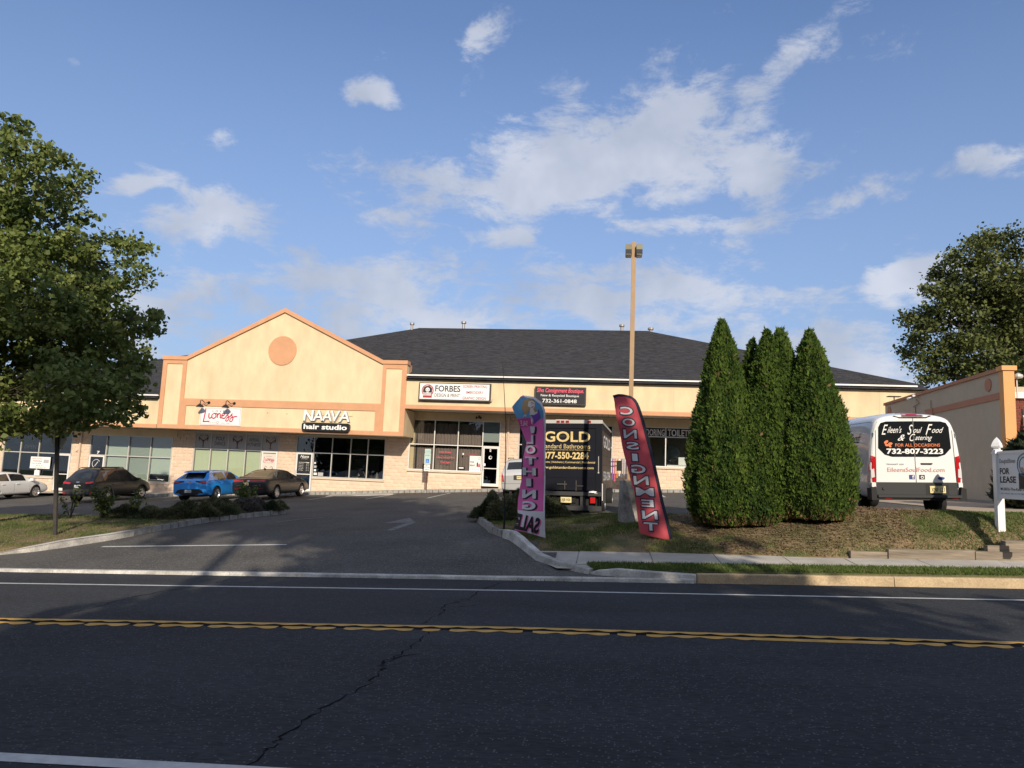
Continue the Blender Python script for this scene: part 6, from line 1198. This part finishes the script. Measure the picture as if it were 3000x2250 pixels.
def limbs(base, top, blobs, r0, parent, name='trunk', k=1.):
    mb = MB(); base = Vector(base); top = Vector(top); tr = [base.lerp(top, t) + Vector((.12 * math.sin(t * 5), .1 * math.cos(t * 4), 0)) * t for t in fr(0, 1, .12)]; mb.tube(tr, [r0 * (1 - .85 * i / (len(tr) - 1)) for i in range(len(tr))], 9)
    for b in blobs:
        c = Vector(b[:3]); h = c.z - (c - Vector((base.x, base.y, c.z))).length * .3; t = max(.38, min(.95, (h - base.z) / (top.z - base.z))); s = base.lerp(top, t); md = s.lerp(c, .5) + Vector((0, 0, .12 * (c - s).length)); q = s.lerp(c, .25) + Vector((0, 0, .05 * (c - s).length)); rr = max(.018, r0 * .30 * b[3] / 1.6) * k
        mb.tube([s, q, md, c, c + (c - s).normalized() * b[3] * .7], [rr, rr * .8, rr * .6, rr * .35, .008], 5)
        for _ in range(5):
            d = Vector((random.gauss(0, 1), random.gauss(0, 1), random.gauss(0, .7))).normalized() * b[3] * .9; mb.tube([md.lerp(c, random.random()), c + d * .6, c + d], [rr * .3, rr * .18, .005], 4)
    return mb.part(name, m_bark, parent, smooth=True)
Cm = cam.matrix_world.to_3x3()
def at(px, py, Y): d = Cm @ Vector(((px - 1500) / 2081, -(py - 1125) / 2081, -1)); return Vector((0, 0, 1.85)) + d * (Y / d.y)
def pb(L, Y, dep, sc): return [(*at(x, y, Y + random.uniform(-dep, dep)), r * sc) for x, y, r in L]
# big maple at the left edge
t = thing('maple_tree', 'tall green maple leaning in from the left edge of the picture', 'tree', (-17.2, 17.4, -.3))
L = [(40,370,55),(75,450,85),(150,470,70),(60,560,110),(195,560,80),(120,680,140),(30,750,150),(215,720,70),(90,880,170),(215,850,100),(300,860,70),(150,1000,170),(300,980,110),(400,950,70),(455,925,38),(370,1060,75),(30,1050,170),(220,1130,140),(340,1140,80),(390,1180,50),(100,1180,140),(240,1215,65),(30,1240,60),(150,1230,60),(345,1225,35),(255,520,35),(250,640,40),(60,1225,60),(140,1235,50),(215,1235,45),(290,1215,55),(360,1205,40),(180,1180,60),(420,1120,40)]
bl_ = pb(L, 16.6, 1.4, .88 / 117)
L2 = [(-150,500,150),(-200,700,200),(-120,900,180),(-300,950,200),(-200,1120,180),(-420,1050,160),(-60,1250,90),(-350,1220,110),(-80,620,130),(-90,430,90)]
bl2 = pb(L2, 17.2, 1.6, 1 / 112) + [(-15.6,19.2,5.2,1.7),(-17.5,19.8,7.,1.7),(-18.,15.,4.5,1.6),(-15.2,19.4,7.6,1.2)]
crown('crown', bl_ + bl2, m_leaf, 62, .10, t, .15, 26, .6)
limbs((-17.2,17.4,-.6), (-16.2,16.9,9.6), bl_ + bl2, .24, t)
# oak behind the side building
t = thing('oak_tree', 'large dark oak rising behind the side building on the right', 'tree', (29, 53, 2))
L = [(2850,740,45),(2900,710,45),(2975,715,50),(2790,760,30),(2800,850,60),(2870,830,80),(2960,830,80),(2745,850,35),(2720,930,45),(2672,925,26),(2800,950,80),(2900,940,90),(3000,930,100),(2690,1010,40),(2780,1050,60),(2880,1040,75),(2970,1040,75),(2720,1085,45),(2830,1110,50),(3000,1120,60),(2760,700 + 100,30),(2660,1040,22),(2700,960,30)]
ob = pb(L, 51, 3, 1 / 41.) + pb([(3100,850,150),(3150,1000,170),(3250,900,150)], 53, 2, 1 / 40.)
crown('crown', ob, m_oak, 15, .165, t, .36, 44, .6); limbs((29,53,1), (28.2,52.5,15.5), ob, .55, t, k=1.)
# lower dark trees behind the side building
t = thing('background_tree', 'dense dark tree low behind the orange corner pier', 'tree', (24, 40, 2)); ob = [(22.6,40,7.4,2.2),(25,41,7.0,2.6),(21.0,42,6.0,1.6),(24,39,4.5,2.4),(27.5,41,6.5,2.4)]; crown('crown', ob, m_oak, 11, .26, t, .4, 22, .35); limbs((24,40,1), (24,40,6.5), ob, .3, t)
# arborvitae group
def profile(t): return interp(t, [0,.05,.12,.22,.36,.50,.64,.77,.88,.95,1.], [.70,.88,.98,1.,.93,.80,.65,.48,.30,.16,.02])
def cedar(name, label, x, y, h, r, n, group=None, m_=None, core=None, size=.054, lean=0., cat='tree', zoff=0., fn=lawn):
    z0 = fn(x, y) - .05 + zoff; t = thing(name, label, cat, (x, y, z0), 0, group); m_ = m_ or m_cedar; sd = random.uniform(0, 99)
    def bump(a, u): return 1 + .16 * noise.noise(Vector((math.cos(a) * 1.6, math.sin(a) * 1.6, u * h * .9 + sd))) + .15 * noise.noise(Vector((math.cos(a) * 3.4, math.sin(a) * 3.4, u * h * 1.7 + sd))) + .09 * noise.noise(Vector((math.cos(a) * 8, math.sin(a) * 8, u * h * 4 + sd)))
    na, nh = 22, 26; mb = MB(); V = []
    for j in range(nh + 1):
        u = j / nh
        for k in range(na): a = 2 * PI * k / na; q = profile(u) * r * bump(a, u) * .88; V.append((x + lean * u + q * math.cos(a), y + q * math.sin(a), z0 + .04 + u * h * .97))
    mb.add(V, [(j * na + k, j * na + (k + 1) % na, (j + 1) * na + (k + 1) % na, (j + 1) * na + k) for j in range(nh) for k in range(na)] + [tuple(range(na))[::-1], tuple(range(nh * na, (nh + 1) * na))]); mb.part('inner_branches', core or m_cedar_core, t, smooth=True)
    MB().tube([(x, y, z0 - .1), (x, y, z0 + .5)], .07, 7).part('trunk', m_bark, t)
    pos = np.empty((n, 3)); nr = np.empty((n, 3)); tn = np.empty(n); i = 0
    while i < n:
        u = random.random() ** 1.15
        if random.random() > profile(u) + .12: continue
        a = random.uniform(0, 2 * PI)
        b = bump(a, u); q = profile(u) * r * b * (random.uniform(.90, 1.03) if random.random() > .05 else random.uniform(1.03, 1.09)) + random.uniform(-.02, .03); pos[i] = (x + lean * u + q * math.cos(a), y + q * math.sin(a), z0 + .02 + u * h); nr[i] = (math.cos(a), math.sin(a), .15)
        tn[i] = min(1, max(0, .45 + (b - 1) * 2.2 + random.gauss(0, .16))); i += 1  # shading put into the spray colour: darker in hollows, lighter on bulges
    up = np.array([0, 0, 1.]) * .9 + nr * .55 + rng.normal(size=(n, 3)) * .38; up /= np.linalg.norm(up, axis=1)[:, None]; side_ = np.cross(up, nr + rng.normal(size=(n, 3)) * .7); side_ /= np.linalg.norm(side_, axis=1)[:, None] + 1e-9
    s = (size * (.55 + .8 * rng.random(n)) * np.where(rng.random(n) < .06, 1.9, 1))[:, None]; V = np.empty((n, 7, 3)); T = [(-.07, 0), (.07, 0), (.30, .55), (.17, 1.0), (0, .72), (-.13, 1.25), (-.28, .6)]
    for k, (a_, b_) in enumerate(T): V[:, k] = pos + side_ * s * a_ + up * s * b_
    V = V.reshape(-1, 3) - np.array([x, y, z0]); dry = (rng.random(n) < np.clip(.55 - (pos[:, 2] - z0) * 1.6, .012, .5)).astype(np.int32) if m_ is m_cedar else np.zeros(n, np.int32)
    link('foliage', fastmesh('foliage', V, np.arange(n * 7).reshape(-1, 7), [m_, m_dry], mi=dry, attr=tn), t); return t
def cx(px, Y): return at(px, 1400, Y).x
g = 'clump of tall clipped arborvitae on the mulch bank'
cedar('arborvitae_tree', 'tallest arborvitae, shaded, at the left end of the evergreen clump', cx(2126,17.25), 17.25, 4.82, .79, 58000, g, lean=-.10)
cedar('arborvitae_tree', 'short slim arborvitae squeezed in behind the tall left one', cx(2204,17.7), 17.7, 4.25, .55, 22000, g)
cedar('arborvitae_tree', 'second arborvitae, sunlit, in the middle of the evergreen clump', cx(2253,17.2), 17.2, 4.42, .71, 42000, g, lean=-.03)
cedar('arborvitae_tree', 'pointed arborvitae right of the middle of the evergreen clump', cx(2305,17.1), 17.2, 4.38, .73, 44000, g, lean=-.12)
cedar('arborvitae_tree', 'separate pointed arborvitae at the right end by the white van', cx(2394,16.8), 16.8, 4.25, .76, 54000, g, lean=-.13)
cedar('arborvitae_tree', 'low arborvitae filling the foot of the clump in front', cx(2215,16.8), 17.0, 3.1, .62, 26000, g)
# yew at the right edge behind the lease board
cedar('yew_shrub', 'dark rounded yew shrub behind the lease board at the right edge', 11.5, 20.5, 2.35, 1.12, 16000, None, m_yew, mat('yew core', (.006, .009, .005), .9), .13, cat='shrub', zoff=.0, fn=lambda x, y: lot(x, y))
# junipers
def juniper(label, pts, n, h, m_, fn, size=.062, group=None):
    x0 = sum(p[0] for p in pts) / len(pts); y0 = sum(p[1] for p in pts) / len(pts); t = thing('juniper_shrub', label, 'shrub', (x0, y0, fn(x0, y0)), 0, group); mb = MB()
    for (x, y, r) in pts: mb.lathe([(r * .7, fn(x, y) - .05), (r * .7, fn(x, y) + h * .2), (r * .45, fn(x, y) + h * .42), (r * .15, fn(x, y) + h * .5)], (x, y, 0), 12)
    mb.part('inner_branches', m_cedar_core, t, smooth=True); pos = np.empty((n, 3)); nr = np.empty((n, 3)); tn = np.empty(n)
    for i in range(n):
        x, y, r = random.choices(pts, [p[2] ** 2 for p in pts])[0]; a = random.uniform(0, 2 * PI); q = r * math.sqrt(random.random()) * random.uniform(1.0, 1.22); hh = h * (1 - (q / r / 1.1) ** 2.2) * (.78 + .95 * noise.noise(Vector((x + q * math.cos(a), y + q * math.sin(a), 3)) * 2.6)); X, Y_ = x + q * math.cos(a), y + q * math.sin(a)
        pos[i] = (X, Y_, fn(X, Y_) + max(.03, hh) * random.uniform(.75, 1.05)); nr[i] = (math.cos(a) * q / r, math.sin(a) * q / r, .55); tn[i] = min(1, max(0, .5 + .9 * noise.noise(Vector((X, Y_, 1)) * 1.8) + random.gauss(0, .2)))
    up = nr + rng.normal(size=(n, 3)) * .4; up /= np.linalg.norm(up, axis=1)[:, None]; sd = np.cross(up, rng.normal(size=(n, 3))); sd /= np.linalg.norm(sd, axis=1)[:, None]; s = (size * (.6 + .9 * rng.random(n)))[:, None]; V = np.empty((n, 7, 3))
    for k, (a_, b_) in enumerate([(-.05, 0), (.05, 0), (.30, .5), (.12, .6), (0, 1.3), (-.14, .65), (-.30, .45)]): V[:, k] = pos + sd * s * a_ + up * s * b_
    link('foliage', fastmesh('foliage', V.reshape(-1, 3) - np.array(t.location), np.arange(n * 7).reshape(-1, 7), m_, attr=tn), t)
juniper('spreading green juniper at the left end of the planting island', [(-15.0,21.0,.55),(-14.2,21.2,.7),(-13.6,21.8,.6)], 20000, .27, m_jun, lawnl)
juniper('thick green juniper spilling over the granite kerb of the island', [(-13.2,21.2,.7),(-12.6,22.,.75),(-12.45,21.2,.45),(-12.9,22.8,.8)], 32000, .40, m_jun, lawnl)
juniper('bare grey juniper near the tip of the planting island', [(-12.2,23.1,.6),(-11.9,23.6,.5)], 14000, .46, m_jungrey, lawnl)
juniper('small bright green juniper at the tip of the island', [(-11.5,23.6,.38),(-11.35,24.0,.25)], 6000, .26, m_jun, lawnl)
juniper('spreading dark juniper at the bend of the right driveway kerb', [(-2.55,20.9,.75),(-3.25,20.6,.55),(-1.75,20.9,.62),(-2.9,20.1,.4)], 34000, .66, m_jun, lambda x, y: lot(x, y) + .1)
# leafy saplings
def sapling(label, x, y, h, n, r, fn=lawnl):
    z = fn(x, y); t = thing('sapling', label, 'plant', (x, y, z)); mb = MB(); P = []
    for _ in range(7):
        a = random.uniform(0, 2 * PI); tip = Vector((x + r * math.cos(a), y + r * .6 * math.sin(a), z + h * random.uniform(.6, 1.05))); mb.tube([(x, y, z - .05), Vector((x, y, z)).lerp(tip, .5) + Vector((0, 0, .08)), tip], [.010, .007, .003], 4)
        for k in range(n // 7): P.append(Vector((x, y, z)).lerp(tip, random.uniform(.25, 1.05)) + Vector((random.gauss(0, .07), random.gauss(0, .05), random.gauss(0, .05))))
    mb.part('stem', m_bark, t); V, F = leaves(np.array([tuple(p) for p in P]), .07); link('foliage', fastmesh('foliage', V - np.array(t.location), F, m_leaf, attr=rng.random(len(P))), t)
sapling('leafy sapling growing in front of the dark crossover', -15.35, 20.3, .95, 520, .30); sapling('thin straggly sapling just right of the stop sign post', -16.3, 20.2, .95, 90, .45); sapling('small bright sapling at the left end of the junipers', -14.6, 20.9, .85, 150, .22); sapling('dark bushy sapling before the grey sedan', -12.6, 24.0, 1.0, 700, .32, lambda x, y: lot(x, y) + .1)
# trees across the road, behind the viewpoint: they throw the shade on the road and the lot
m_far = mat('shade tree leaf', (.035, .055, .014), .7, attr='tone', col2=(.10, .125, .035), transl=.15)
def shade(label, x, y, top, r, z0, per, size=.34, k=9):
    t = thing('roadside_tree', label, 'tree', (x, y, -.3)); b = []
    for i in range(k):
        u = (i + .5) / k; z = z0 + (top - z0 - r * .35) * u; w = r * math.sin(PI * (.18 + .72 * u)) ** .8
        for q in range(3): a = i * 2.4 + q * 2.1 + random.random(); b.append((x + w * .55 * math.cos(a), y + w * .5 * math.sin(a), z, max(1.2, w * .55)))
    crown('crown', b, m_far, per, size, t, .5, 20); limbs((x, y, -.5), (x, y, top * .85), b[::3], .32, t)
shade('tall tree across the road, left of the viewpoint', -14.5, -11, 17.2, 4.6, 14.5, 3.); shade('tallest tree across the road, behind the viewpoint', .4, -12, 24.0, 5.4, 16.2, 4.0); shade('tall tree across the road, right of the viewpoint', 5.6, -9.5, 18.6, 5.0, 3.5, 4.6)
for i, (x, y, tp, r) in enumerate([(-34,-9,11,4),(-27,-8,10.2,4),(-20,-8,10,4),(-13,-7.5,9.2,3.6),(-6.5,-7.5,9.1,3.6),(0,-7.5,9.3,3.6),(6.5,-7.5,9.7,3.6),(13,-8,10.2,4.),(20,-8,10.6,4.2),(27,-8,11,4.2)]): shade(['low tree across the road, %s' % q for q in ('outermost left','second from the left','third from the left','fourth from the left','fifth from the left','just behind the viewpoint','first to the right','second to the right','third to the right','outermost right')][i], x, y, tp, r, 1.2, 8.5, .34, 6)
# distant tree line beyond the shops and down the road
for i, (x, y, h, r) in enumerate([(-60,70,9,6),(-52,62,8,5),(-75,45,9,6),(48,62,11,6),(60,50,10,6)]):
    t = thing('background_tree', ['tree far beyond the left end of the shops','second tree far beyond the left end','tree far down the road on the left','tree far beyond the side building','second tree far beyond the side building'][i], 'tree', (x, y, -1)); b = [(x + random.uniform(-r, r) * .5, y + random.uniform(-r, r) * .5, h * random.uniform(.4, .85), r * .5) for _ in range(7)]; crown('crown', b, m_oak, 2.4, .5, t, .7, 20); limbs((x, y, -2), (x, y, h * .8), b, .3, t)
flush_texts()
